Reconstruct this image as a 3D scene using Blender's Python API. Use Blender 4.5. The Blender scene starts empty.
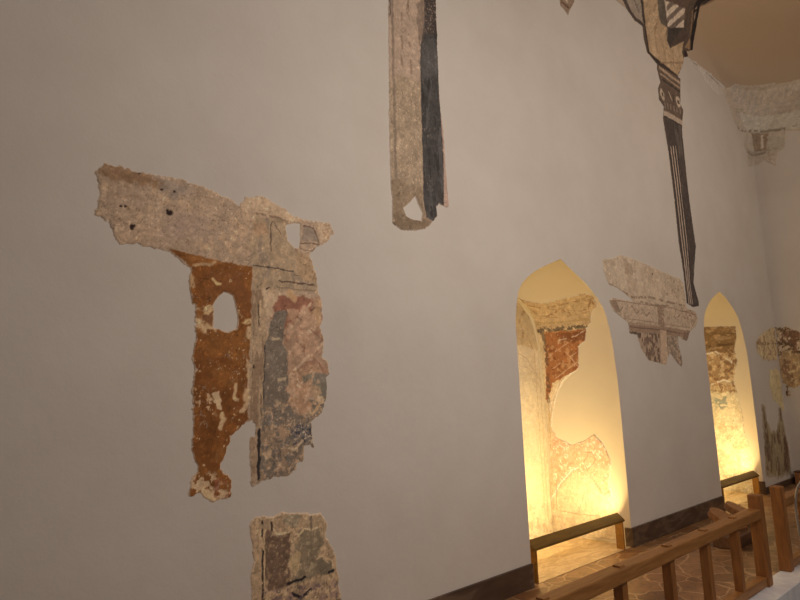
import bpy, bmesh, math, random
import numpy as np
from mathutils import Vector, Matrix, geometry
from mathutils.bvhtree import BVHTree

sc = bpy.context.scene
COL = sc.collection

# ------------------------------------------------------------------ camera
EYE = 1.8
WY = 3.592            # plane of the long wall (runs along +X)
EX = 12.25            # plane of the end wall
yaw, pit, rol = (math.radians(a) for a in (41.73, 8.69, -2.01))
fw = Vector((math.sin(yaw)*math.cos(pit), math.cos(yaw)*math.cos(pit), math.sin(pit)))
r0 = Vector((math.cos(yaw), -math.sin(yaw), 0)); u0 = r0.cross(fw)
rt = math.cos(rol)*r0 + math.sin(rol)*u0
up = -math.sin(rol)*r0 + math.cos(rol)*u0
cam_d = bpy.data.cameras.new('camera'); cam = bpy.data.objects.new('camera', cam_d); COL.objects.link(cam)
M = Matrix.Identity(4)
for i in range(3):
    M[i][0], M[i][1], M[i][2] = rt[i], up[i], -fw[i]
M[2][3] = EYE
cam.matrix_world = M
cam_d.sensor_fit = 'HORIZONTAL'; cam_d.sensor_width = 36; cam_d.lens = 27.0; cam_d.clip_end = 200; cam_d.clip_start = .05
sc.camera = cam

# ------------------------------------------------------------------ light
sc.view_settings.view_transform = 'Standard'; sc.view_settings.look = 'None'
sc.view_settings.gamma = 1; sc.view_settings.use_curve_mapping = False
sc.view_settings.exposure = 0.0
w = bpy.data.worlds.new('room_ambience'); sc.world = w; w.use_nodes = True
bg = w.node_tree.nodes['Background']; bg.inputs[0].default_value = (1, .80, .68, 1); bg.inputs[1].default_value = .13

def area(name, loc, tgt, size, power, color, sy=None, spread=180):
    l = bpy.data.lights.new(name, 'AREA'); l.energy = power; l.color = color; l.size = size
    if sy: l.shape = 'RECTANGLE'; l.size_y = sy
    l.spread = math.radians(spread)
    o = bpy.data.objects.new(name, l); COL.objects.link(o); o.location = loc
    o.rotation_euler = (Vector(tgt)-Vector(loc)).to_track_quat('-Z', 'Y').to_euler()
    return o
area('hall_lamp_near', (3.55, -.9, 4.3), (3.5, 3.6, 2.7), 1.6, 79, (1, .855, .735), spread=160)
area('hall_lamp_far', (8.0, -2.2, 6.0), (8.6, 3.6, 4.8), 1.6, 76, (1, .80, .64), spread=150)

# ------------------------------------------------------------------ helpers
def lin(c):
    c = np.asarray(c, float)/255.0
    return np.where(c <= .04045, c/12.92, ((c+.055)/1.055)**2.4)
WALL_ALB = np.array([.70, .665, .62])
def P(c, ref):
    """albedo that reads as photo colour c where bare wall reads as ref"""
    return np.clip(lin(c)/lin(ref)*WALL_ALB, .004, .95)

def ray(px, py):
    return rt*(px-400) + up*(300-py) + fw*600
def on_wall(px, py, Y=WY):
    d = ray(px, py); k = Y/d.y
    return (d.x*k, EYE+d.z*k)
def on_end(px, py):
    d = ray(px, py); k = EX/d.x
    return (d.y*k, EYE+d.z*k)

def tag(o, label=None, cat=None, group=None, kind=None):
    if label: o['label'] = label
    if cat: o['category'] = cat
    if group: o['group'] = group
    if kind: o['kind'] = kind
    return o
def empty(name, loc, rz=0):
    o = bpy.data.objects.new(name, None); COL.objects.link(o); o.location = loc; o.rotation_euler = (0, 0, rz)
    o.empty_display_size = .1
    return o
def link_bm(name, bm, mat, parent=None, smooth=False, world=True):
    me = bpy.data.meshes.new(name); bm.normal_update(); bm.to_mesh(me); bm.free()
    if smooth:
        for p in me.polygons: p.use_smooth = True
    me.materials.append(mat)
    o = bpy.data.objects.new(name, me); COL.objects.link(o)
    if parent:
        o.parent = parent
    return o
def box(bm, x0, x1, y0, y1, z0, z1, bev=0):
    vs = [bm.verts.new((x, y, z)) for z in (z0, z1) for (x, y) in ((x0, y0), (x1, y0), (x1, y1), (x0, y1))]
    fs = [(0, 3, 2, 1), (4, 5, 6, 7), (0, 1, 5, 4), (1, 2, 6, 5), (2, 3, 7, 6), (3, 0, 4, 7)]
    faces = [bm.faces.new([vs[i] for i in f]) for f in fs]
    if bev:
        es = list({e for f in faces for e in f.edges})
        bmesh.ops.bevel(bm, geom=es, offset=bev, segments=2, profile=.6, affect='EDGES')
def prism(bm, pts, axis, a0, a1, bev=0):
    """extrude 2D polygon pts along axis ('x': pts are (y,z); 'y': (x,z); 'z': (x,y))"""
    def mk(p, a):
        return {'x': (a, p[0], p[1]), 'y': (p[0], a, p[1]), 'z': (p[0], p[1], a)}[axis]
    A = [bm.verts.new(mk(p, a0)) for p in pts]; B = [bm.verts.new(mk(p, a1)) for p in pts]
    fs = [bm.faces.new(A), bm.faces.new(B[::-1])]
    n = len(pts)
    for i in range(n):
        fs.append(bm.faces.new((A[i], B[i], B[(i+1) % n], A[(i+1) % n])))
    bmesh.ops.recalc_face_normals(bm, faces=fs)
    if bev:
        es = list({e for f in fs for e in f.edges})
        bmesh.ops.bevel(bm, geom=es, offset=bev, segments=2, profile=.6, affect='EDGES')

# ---- numpy noise
def hsh(i, j, seed):
    n = (i.astype(np.int64)*374761393 + j.astype(np.int64)*668265263 + seed*1442695041) & 0xffffffff
    n = ((n ^ (n >> 13))*1274126177) & 0xffffffff
    n = (n ^ (n >> 16)) & 0xffffffff
    return n/4294967295.0
def vnoise(x, y, seed=0):
    i = np.floor(x); j = np.floor(y); fx = x-i; fy = y-j
    fx = fx*fx*(3-2*fx); fy = fy*fy*(3-2*fy)
    i = i.astype(np.int64); j = j.astype(np.int64)
    a = hsh(i, j, seed); b = hsh(i+1, j, seed); c = hsh(i, j+1, seed); d = hsh(i+1, j+1, seed)
    return (a*(1-fx)+b*fx)*(1-fy)+(c*(1-fx)+d*fx)*fy
def fbm(x, y, s, seed=0, octv=4):
    """-1..1, s = feature size in metres"""
    v = 0; a = .5; t = 0
    x = x/s; y = y/s
    for k in range(octv):
        v = v+a*vnoise(x, y, seed+k*17); t += a
        x, y = x*1.97+y*.35+3.1, y*1.97-x*.35+7.7; a *= .55
    return np.clip((v/t-.5)*3.0, -1, 1)
def sstep(e0, e1, x):
    t = np.clip((x-e0)/(e1-e0), 0, 1); return t*t*(3-2*t)
def sd_poly(a, b, pts):
    n = len(pts); d2 = np.full(a.shape, 1e9); ins = np.zeros(a.shape, bool)
    for i in range(n):
        x1, y1 = pts[i]; x2, y2 = pts[(i+1) % n]
        ex, ey = x2-x1, y2-y1; L = ex*ex+ey*ey+1e-12
        t = np.clip(((a-x1)*ex+(b-y1)*ey)/L, 0, 1)
        d2 = np.minimum(d2, (a-x1-t*ex)**2+(b-y1-t*ey)**2)
        c = ((y1 > b) != (y2 > b))
        if abs(ey) > 1e-12:
            ins ^= c & (a < (x2-x1)*(b-y1)/ey+x1)
    return np.where(ins, 1, -1)*np.sqrt(d2)
def d_line(a, b, pts):
    d2 = np.full(a.shape, 1e9)
    for i in range(len(pts)-1):
        x1, y1 = pts[i]; x2, y2 = pts[i+1]
        ex, ey = x2-x1, y2-y1; L = ex*ex+ey*ey+1e-12
        t = np.clip(((a-x1)*ex+(b-y1)*ey)/L, 0, 1)
        d2 = np.minimum(d2, (a-x1-t*ex)**2+(b-y1-t*ey)**2)
    return np.sqrt(d2)

# ------------------------------------------------------------------ materials
def mat(name, base=(.5, .5, .5), rough=.7, metal=0.0):
    m = bpy.data.materials.new(name); m.use_nodes = True
    b = m.node_tree.nodes['Principled BSDF']
    b.inputs['Base Color'].default_value = (*base, 1); b.inputs['Roughness'].default_value = rough
    b.inputs['Metallic'].default_value = metal
    return m, m.node_tree, b
def N(nt, t, **kw):
    n = nt.nodes.new(t)
    for k, v in kw.items():
        if k in n.inputs: n.inputs[k].default_value = v
        else: setattr(n, k, v)
    return n
def ramp(nt, stops):
    r = nt.nodes.new('ShaderNodeValToRGB'); e = r.color_ramp.elements
    e[0].position, e[0].color = stops[0][0], (*stops[0][1], 1)
    e[1].position, e[1].color = stops[-1][0], (*stops[-1][1], 1)
    for p, c in stops[1:-1]:
        x = e.new(p); x.color = (*c, 1)
    return r
def bump(nt, b, h, strength=.3, dist=.01):
    bp = N(nt, 'ShaderNodeBump'); bp.inputs['Strength'].default_value = strength; bp.inputs['Distance'].default_value = dist
    nt.links.new(h, bp.inputs['Height']); nt.links.new(bp.outputs[0], b.inputs['Normal'])

def plaster_mat(name, alb, var=.05):
    m, nt, b = mat(name, alb, .9)
    tc = N(nt, 'ShaderNodeTexCoord')
    n1 = N(nt, 'ShaderNodeTexNoise', Scale=1.1, Detail=5.0, Roughness=.6); nt.links.new(tc.outputs['Object'], n1.inputs[0])
    a = np.array(alb)
    r = ramp(nt, [(.3, tuple(a*(1-var)*np.array([1, .985, .97]))), (.7, tuple(np.minimum(a*(1+var), .95)))])
    nt.links.new(n1.outputs[0], r.inputs[0]); nt.links.new(r.outputs[0], b.inputs['Base Color'])
    n2 = N(nt, 'ShaderNodeTexNoise', Scale=3.5, Detail=8.0, Roughness=.62); nt.links.new(tc.outputs['Object'], n2.inputs[0])
    bump(nt, b, n2.outputs[0], .35, .02)
    return m
M_wall = plaster_mat('limewashed_plaster', WALL_ALB)
M_niche = plaster_mat('smooth_niche_plaster', WALL_ALB*np.array([1.0, .98, .93]), .02)
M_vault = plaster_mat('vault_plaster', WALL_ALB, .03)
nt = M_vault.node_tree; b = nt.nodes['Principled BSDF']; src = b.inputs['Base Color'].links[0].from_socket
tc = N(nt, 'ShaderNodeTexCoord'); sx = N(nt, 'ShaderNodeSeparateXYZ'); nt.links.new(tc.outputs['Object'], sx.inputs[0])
mr = N(nt, 'ShaderNodeMapRange'); mr.inputs['From Min'].default_value = 6.0; mr.inputs['From Max'].default_value = 7.4; nt.links.new(sx.outputs[2], mr.inputs[0])  # vault's shade put into the colour: same plaster, browner with height
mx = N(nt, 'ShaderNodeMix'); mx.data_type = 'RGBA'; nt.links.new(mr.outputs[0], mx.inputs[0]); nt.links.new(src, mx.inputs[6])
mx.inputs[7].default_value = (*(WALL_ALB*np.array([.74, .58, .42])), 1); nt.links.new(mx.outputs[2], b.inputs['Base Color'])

def paint_mat():
    m, nt, b = mat('old_wall_painting', (.5, .5, .5), .88)
    at = N(nt, 'ShaderNodeAttribute'); at.attribute_name = 'paint'
    tc = N(nt, 'ShaderNodeTexCoord')
    n1 = N(nt, 'ShaderNodeTexNoise', Scale=55.0, Detail=6.0, Roughness=.7); nt.links.new(tc.outputs['Object'], n1.inputs[0])
    mr = N(nt, 'ShaderNodeMapRange'); mr.inputs['To Min'].default_value = .86; mr.inputs['To Max'].default_value = 1.14
    mr.inputs['From Min'].default_value = .3; mr.inputs['From Max'].default_value = .7
    nt.links.new(n1.outputs[0], mr.inputs[0])
    mx = N(nt, 'ShaderNodeVectorMath'); mx.operation = 'MULTIPLY'
    nt.links.new(at.outputs['Color'], mx.inputs[0]); nt.links.new(mr.outputs[0], mx.inputs[1])
    nt.links.new(mx.outputs[0], b.inputs['Base Color'])
    bump(nt, b, n1.outputs[0], .35, .006)
    return m
M_paint = paint_mat()

def wood_mat(name, c1, c2, c3, scale=1.0, rough=.5):
    m, nt, b = mat(name, c1, rough)
    tc = N(nt, 'ShaderNodeTexCoord')
    mp = N(nt, 'ShaderNodeMapping'); mp.inputs['Scale'].default_value = (1.5*scale, 14*scale, 14*scale)
    oi = N(nt, 'ShaderNodeObjectInfo')
    vm = N(nt, 'ShaderNodeVectorMath'); vm.operation = 'MULTIPLY_ADD'
    nt.links.new(oi.outputs['Random'], vm.inputs[0]); vm.inputs[1].default_value = (9, 5, 7)
    nt.links.new(tc.outputs['Object'], vm.inputs[2]); nt.links.new(vm.outputs[0], mp.inputs[0])
    n1 = N(nt, 'ShaderNodeTexNoise', Scale=2.2, Detail=6.0, Roughness=.65, Distortion=.6); nt.links.new(mp.outputs[0], n1.inputs[0])
    r = ramp(nt, [(.28, c2), (.5, c1), (.72, c3)]); nt.links.new(n1.outputs[0], r.inputs[0])
    nt.links.new(r.outputs[0], b.inputs['Base Color'])
    bump(nt, b, n1.outputs[0], .2, .004)
    return m, mp
M_wood, _ = wood_mat('oiled_pine_lengthwise', (.29, .130, .036), (.19, .08, .02), (.38, .185, .06))
M_woodv, mpv = wood_mat('oiled_pine_upright', (.27, .110, .029), (.17, .064, .017), (.36, .158, .046))
mpv.inputs['Scale'].default_value = (14, 14, 1.5)
M_dark, _ = wood_mat('dark_stained_wood', (.12, .055, .028), (.06, .03, .018), (.18, .09, .045))
M_rahle, _ = wood_mat('reddish_wood', (.36, .17, .065), (.24, .10, .035), (.46, .23, .10))
M_gold, _ = wood_mat('golden_lacquered_wood', (.15, .082, .009), (.105, .055, .006), (.19, .105, .013), 1, .45)
M_goldv, mpg = wood_mat('golden_lacquered_wood_upright', (.26, .12, .015), (.20, .085, .01), (.32, .16, .025), 1, .45)

def stone_mat(name, c1, c2, c3, rough=.4, scale=2.0, stretch=(1, 1, 1)):
    m, nt, b = mat(name, c1, rough)
    tc = N(nt, 'ShaderNodeTexCoord'); mp = N(nt, 'ShaderNodeMapping'); mp.inputs['Scale'].default_value = stretch
    nt.links.new(tc.outputs['Object'], mp.inputs[0])
    n1 = N(nt, 'ShaderNodeTexNoise', Scale=scale, Detail=8.0, Roughness=.6, Distortion=1.6); nt.links.new(mp.outputs[0], n1.inputs[0])
    r = ramp(nt, [(.3, c2), (.5, c1), (.56, c3), (.62, c1), (.75, c2)]); nt.links.new(n1.outputs[0], r.inputs[0])
    nt.links.new(r.outputs[0], b.inputs['Base Color'])
    bump(nt, b, n1.outputs[0], .1, .004)
    return m
M_base = stone_mat('veined_brown_marble', (.10, .062, .042), (.06, .036, .024), (.17, .115, .08), .45, 1.6, (1, 1, 3))
M_curb = stone_mat('pale_grey_marble', (.76, .78, .84), (.68, .69, .75), (.84, .86, .92), .4, 3)
M_lower = stone_mat('dark_lower_floor', (.06, .05, .045), (.045, .038, .035), (.08, .07, .06), .8, 3)

def floor_mat():
    m, nt, b = mat('brown_flagstone_paving', (.3, .18, .1), .42)
    tc = N(nt, 'ShaderNodeTexCoord')
    mp = N(nt, 'ShaderNodeMapping'); mp.inputs['Scale'].default_value = (1, 1, 1); nt.links.new(tc.outputs['Object'], mp.inputs[0])
    nd = N(nt, 'ShaderNodeTexNoise', Scale=3.0, Detail=3.0); nt.links.new(mp.outputs[0], nd.inputs[0])
    ad = N(nt, 'ShaderNodeVectorMath'); ad.operation = 'MULTIPLY_ADD'; ad.inputs[1].default_value = (.22, .22, 0)
    nt.links.new(nd.outputs['Color'], ad.inputs[0]); nt.links.new(mp.outputs[0], ad.inputs[2])
    vo = N(nt, 'ShaderNodeTexVoronoi', Scale=3.4); vo.feature = 'DISTANCE_TO_EDGE'; nt.links.new(ad.outputs[0], vo.inputs[0])
    vc = N(nt, 'ShaderNodeTexVoronoi', Scale=3.4); nt.links.new(ad.outputs[0], vc.inputs[0])
    sep = N(nt, 'ShaderNodeSeparateColor'); nt.links.new(vc.outputs['Color'], sep.inputs[0])
    rc = ramp(nt, [(0, (.20, .10, .042)), (.35, (.26, .135, .058)), (.7, (.31, .172, .078)), (1, (.22, .10, .04))]); nt.links.new(sep.outputs[0], rc.inputs[0])
    n2 = N(nt, 'ShaderNodeTexNoise', Scale=5.0, Detail=8.0, Roughness=.65, Distortion=2.5); nt.links.new(mp.outputs[0], n2.inputs[0])
    rv = ramp(nt, [(.3, (.62, .6, .58)), (.5, (1, 1, 1)), (.6, (1.25, 1.2, 1.15)), (.7, (.85, .82, .8))]); nt.links.new(n2.outputs[0], rv.inputs[0])
    mu = N(nt, 'ShaderNodeVectorMath'); mu.operation = 'MULTIPLY'; nt.links.new(rc.outputs[0], mu.inputs[0]); nt.links.new(rv.outputs[0], mu.inputs[1])
    re = ramp(nt, [(.012, (1, 1, 1)), (.03, (0, 0, 0))]); nt.links.new(vo.outputs[0], re.inputs[0])
    mx = N(nt, 'ShaderNodeMix'); mx.data_type = 'RGBA'
    nt.links.new(re.outputs[0], mx.inputs[0]); nt.links.new(mu.outputs[0], mx.inputs[6]); mx.inputs[7].default_value = (.48, .31, .17, 1)
    nt.links.new(mx.outputs[2], b.inputs['Base Color'])
    bump(nt, b, n2.outputs[0], .15, .006)
    return m
M_floor = floor_mat()

# ------------------------------------------------------------------ room shell
XL = -3.0
def arch_profile(x0, x1, pts):
    return [(x0, 0)]+pts+[(x1, 0)]
N1P = [(4.70, 0), (4.70, 2.45), (4.74, 2.63), (4.81, 2.79), (4.99, 2.93), (5.25, 3.05), (5.56, 3.163), (5.79, 3.05), (6.05, 2.92),
       (6.27, 2.765), (6.39, 2.62), (6.475, 2.38), (6.52, 2.05), (6.545, 1.7), (6.55, 1.2), (6.55, 0)]
N2P = [(9.12, 0), (9.12, 2.45), (9.148, 2.60), (9.24, 2.795), (9.47, 2.985), (9.68, 3.09), (9.88, 3.17), (10.05, 3.11), (10.2, 3.034), (10.487, 2.838),
       (10.63, 2.6), (10.72, 2.3), (10.755, 1.9), (10.76, 1.3), (10.76, 0)]
def smooth_half(p, k=5):
    q = []
    for i in range(len(p)-1):
        a, b_ = np.array(p[i]), np.array(p[i+1]); a_ = np.array(p[max(i-1, 0)]); c_ = np.array(p[min(i+2, len(p)-1)])
        m0, m1 = (b_-a_)/2, (c_-a)/2; L = np.linalg.norm(b_-a)
        m0 = m0/max(np.linalg.norm(m0), 1e-6)*min(np.linalg.norm(m0), L*1.2); m1 = m1/max(np.linalg.norm(m1), 1e-6)*min(np.linalg.norm(m1), L*1.2)
        for t in np.linspace(0, 1, k, endpoint=False):
            q.append(tuple((2*t**3-3*t**2+1)*a+(t**3-2*t**2+t)*m0+(-2*t**3+3*t**2)*b_+(t**3-t**2)*m1))
    return q+[tuple(p[-1])]
def smooth_profile(p, ia):
    L_ = smooth_half(p[1:ia+1]); R_ = smooth_half(p[ia:-1])
    return [p[0]]+L_+R_[1:]+[p[-1]]
N1P = smooth_profile(N1P, 6); N2P = smooth_profile(N2P, 6)
DEEP = 4.635
ZT = 7.05
bm = bmesh.new()
outer = [(XL, 0), (XL, 9.5), (EX+.05, 9.5), (EX+.05, 0)]
# front sheet: one outline that dips into the niches
top_z = 7.4
ring = [(XL, -.3), (XL, top_z), (EX, top_z), (EX, -.3)] + [(10.76, -.3)] + [(x, z if z > 0 else -.3) for x, z in N2P[::-1]][0:] + \
       [(x, z if z > 0 else -.3) for x, z in N1P[::-1]]
# dedupe
rr = []
for p in ring:
    if not rr or (abs(p[0]-rr[-1][0])+abs(p[1]-rr[-1][1])) > 1e-6: rr.append(p)
tri = geometry.tessellate_polygon([[Vector((x, z, 0)) for x, z in rr]])
vs = [bm.verts.new((x, WY, z)) for x, z in rr]
for t in tri:
    try: bm.faces.new([vs[i] for i in t])
    except ValueError: pass
for f in bm.faces:
    f.normal_update()
    if f.normal.y > 0: f.normal_flip()
link_bm('wall_left', bm, M_wall); bpy.data.objects['wall_left']['kind'] = 'structure'
# niche linings (jambs, pointed soffit and back wall)
for k, prof in enumerate((N1P, N2P)):
    bm = bmesh.new()
    pr = [(x, z if z > 0 else -.3) for x, z in prof]
    A = [bm.verts.new((x, WY, z)) for x, z in pr]; B = [bm.verts.new((x, DEEP, z)) for x, z in pr]
    for i in range(len(pr)-1):
        f = bm.faces.new((A[i], A[i+1], B[i+1], B[i]))
        f.normal_update()
        f.smooth = True
    tri = geometry.tessellate_polygon([[Vector((x, z, 0)) for x, z in pr]])
    for t in tri: bm.faces.new([B[i] for i in t])
    o = link_bm('trim_%d' % (k+1), bm, M_niche); o['kind'] = 'structure'

# vault / pendentive sections
def rho(z): return float(np.interp(z, [5.9, 6.1, 6.45, 6.84, 7.05, 7.2, 7.4, 7.7, 9.6], [.02, .14, .32, .62, 1.0, 1.7, 2.4, 3.4, 5.2]))
def hin(z):
    d = max(0, z-ZT); return .42*d+.42*d*d
def section(z, n=28):
    h, r = hin(z), rho(z); r = max(r, h+.01)
    p0 = np.array([EX-r, WY-h]); p2 = np.array([EX-h, WY-r]); g = float(np.interp(z, [7.0, 7.6], [.62, .95]))
    c = np.array([EX-h, WY-h])*g+(p0+p2)/2*(1-g)
    t = np.linspace(0, 1, n)[:, None]
    return (1-t)**2*p0+2*t*(1-t)*c+t*t*p2
def Yv(X, Z):
    """long-wall-side surface as depth over (X,Z)"""
    X = np.atleast_1d(np.asarray(X, float)); Z = np.atleast_1d(np.asarray(Z, float))
    h = np.where(Z > ZT, .42*(Z-ZT)+.42*(Z-ZT)**2, 0)
    r = np.maximum(np.interp(Z, [5.9, 6.1, 6.45, 6.84, 7.05, 7.2, 7.4, 7.7, 9.6], [.02, .14, .32, .62, 1.0, 1.7, 2.4, 3.4, 5.2]), h+.01)
    g = np.interp(Z, [7.0, 7.6], [.62, .95])
    q = np.clip((X-(EX-r))/np.maximum(r-h, 1e-4), 0, 1)     # q = 2tm(1-t)+t^2 with m the control weight
    m = g+(1-g)*.5; A = 1-2*m
    t = np.where(np.abs(A) < 1e-4, q, (-2*m+np.sqrt(np.maximum(4*m*m+4*A*q, 0)))/(2*np.where(np.abs(A) < 1e-4, 1, A)))
    t = np.clip(t, 0, 1)
    return WY-h-(r-h)*(2*t*(1-t)*(1-m)+t*t)
zs = np.concatenate([np.linspace(5.9, 7.1, 30), np.linspace(7.14, 9.6, 40)])
bm = bmesh.new(); rows = []
for z in zs:
    S = section(z); h = hin(z)
    row = [(XL, WY-h, z)] + [(x, WY-h, z) for x in np.linspace(0, S[0][0]-.05, 6)] + [(x, y, z) for x, y in S] + [(EX-h, -4.5, z)]
    rows.append([bm.verts.new(p) for p in row])
NS = 7
for i in range(len(rows)-1):
    for j in range(len(rows[0])-1):
        if zs[i] < ZT-.02 and (j < NS or j >= NS+27): continue
        bm.faces.new((rows[i][j], rows[i][j+1], rows[i+1][j+1], rows[i+1][j]))
zt = zs[-1]
tp = [rows[-1][0].co, ]
vtop = [rows[-1][j] for j in range(len(rows[0]))]
c = [bm.verts.new((XL, -4.5, zt))]
bm.faces.new(vtop+c)
for v in [v for v in bm.verts if not v.link_faces]: bm.verts.remove(v)
bmesh.ops.recalc_face_normals(bm, faces=bm.faces)
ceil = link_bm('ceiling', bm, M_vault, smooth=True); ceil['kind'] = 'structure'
# end wall
bm = bmesh.new()
for q in [((EX, WY, -.3), (EX, -4.5, -.3), (EX, -4.5, 7.3), (EX, WY, 7.3))]:
    bm.faces.new([bm.verts.new(p) for p in q])
o = link_bm('wall_right', bm, M_wall); o['kind'] = 'structure'
# floor with the raised platform; the lower floor lies in front of the kerb
bm = bmesh.new(); box(bm, XL, EX, 2.16, DEEP, -.3, 0)
o = link_bm('floor', bm, M_floor); o['kind'] = 'structure'
bm = bmesh.new(); box(bm, XL, EX, 1.93, 2.16, -.3, .002, .006)
o = link_bm('trim_3', bm, M_curb); o['kind'] = 'structure'
bm = bmesh.new(); box(bm, XL, EX, -4.5, 1.94, -.32, -.16)
o = link_bm('floor_lower', bm, M_lower); o['kind'] = 'structure'
M_slab = stone_mat('pale_veined_threshold', (.56, .42, .25), (.40, .28, .15), (.68, .55, .36), .4, 2.6, (1, 3, 1))
bm = bmesh.new(); box(bm, 4.70, 6.55, WY+.01, DEEP, -.05, .004); box(bm, 9.12, 10.76, WY+.01, DEEP, -.05, .004)
o = link_bm('floor_threshold', bm, M_slab); o['kind'] = 'structure'
# baseboards
BT = .025
bm = bmesh.new()
box(bm, XL, 4.70, WY-BT, WY+.01, 0, .205, .003); o = link_bm('baseboard_left', bm, M_base); o['kind'] = 'structure'
bm = bmesh.new()
box(bm, 6.55, 9.12, WY-BT, WY+.01, 0, .205, .003)
box(bm, 6.53, 6.56, WY-BT, WY+.07, 0, .20, .003)
o = link_bm('baseboard_middle', bm, M_base); o['kind'] = 'structure'
bm = bmesh.new()
box(bm, 10.76, EX, WY-BT, WY+.01, 0, .10, .003)
box(bm, 10.735, 10.77, WY-BT, WY+.10, 0, .20, .003)
o = link_bm('baseboard_far', bm, M_base); o['kind'] = 'structure'
bm = bmesh.new(); box(bm, EX-BT, EX+.01, -4.5, WY-BT, 0, .12, .003)
o = link_bm('baseboard_right', bm, M_dark); o['kind'] = 'structure'

# ------------------------------------------------------------------ painted plaster fragments
class Flat:            # long wall incl. vault: a = X, b = Z
    def uv(s, p):
        Y = WY
        for _ in range(25):
            X, Z = on_wall(p[0], p[1], Y); Y = .5*Y+.5*float(Yv(X, Z)[0]) if Z > 5.9 else WY
        return (X, Z)
    def xyz(s, a, b, h):
        Y = np.full(a.shape, WY); k = b > 5.9
        if k.any(): Y[k] = Yv(a[k], b[k])
        return np.stack([a, Y-h, b], 1)
class End:             # end wall: a = -Y
    def uv(s, p):
        y, z = on_end(*p); return (-y, z)
    def xyz(s, a, b, h): return np.stack([EX-h, -a, b], 1)
class Back:            # niche back wall
    def uv(s, p):
        return on_wall(p[0], p[1], DEEP)
    def xyz(s, a, b, h): return np.stack([a, DEEP-h, b], 1)
class Jamb:            # right jamb and soffit of a niche: a = Y (into the wall, negated), b = length along the profile from the floor
    def __init__(s, prof):
        p = np.array(prof[::-1], float); s.p = p
        s.L = np.concatenate([[0], np.cumsum(np.hypot(*(p[1:]-p[:-1]).T))])
    def uv(s, q):
        d = ray(*q); best = None
        for i in range(len(s.p)-1):
            x1, z1 = s.p[i]; x2, z2 = s.p[i+1]
            # ray (d.x k, EYE+d.z k) meets segment line
            ex, ez = x2-x1, z2-z1; den = d.x*ez-d.z*ex
            if abs(den) < 1e-9: continue
            k = (x1*ez-(z1-EYE)*ex)/den
            if k <= 0: continue
            X, Z = d.x*k, EYE+d.z*k; t = ((X-x1)*ex+(Z-z1)*ez)/(ex*ex+ez*ez)
            if (-.5 if i == 0 else -.001) <= t <= 1.001 and d.y*k > WY-.3:
                best = (-d.y*k, s.L[i]+t*(s.L[i+1]-s.L[i])); break
        if best is None:
            k = s.p[0][0]/d.x; best = (-d.y*k, EYE+d.z*k)
        return best
    def xyz(s, a, b, h):
        X = np.interp(b, s.L, s.p[:, 0]); Z = np.where(b < 0, b, np.interp(b, s.L, s.p[:, 1]))
        tx = np.interp(b+.02, s.L, s.p[:, 0])-np.interp(b-.02, s.L, s.p[:, 0]); tz = np.interp(b+.02, s.L, s.p[:, 1])-np.interp(b-.02, s.L, s.p[:, 1])
        n = np.hypot(tx, tz)+1e-9
        return np.stack([X-h*tz/n, -a, Z+h*tx/n], 1)

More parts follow.
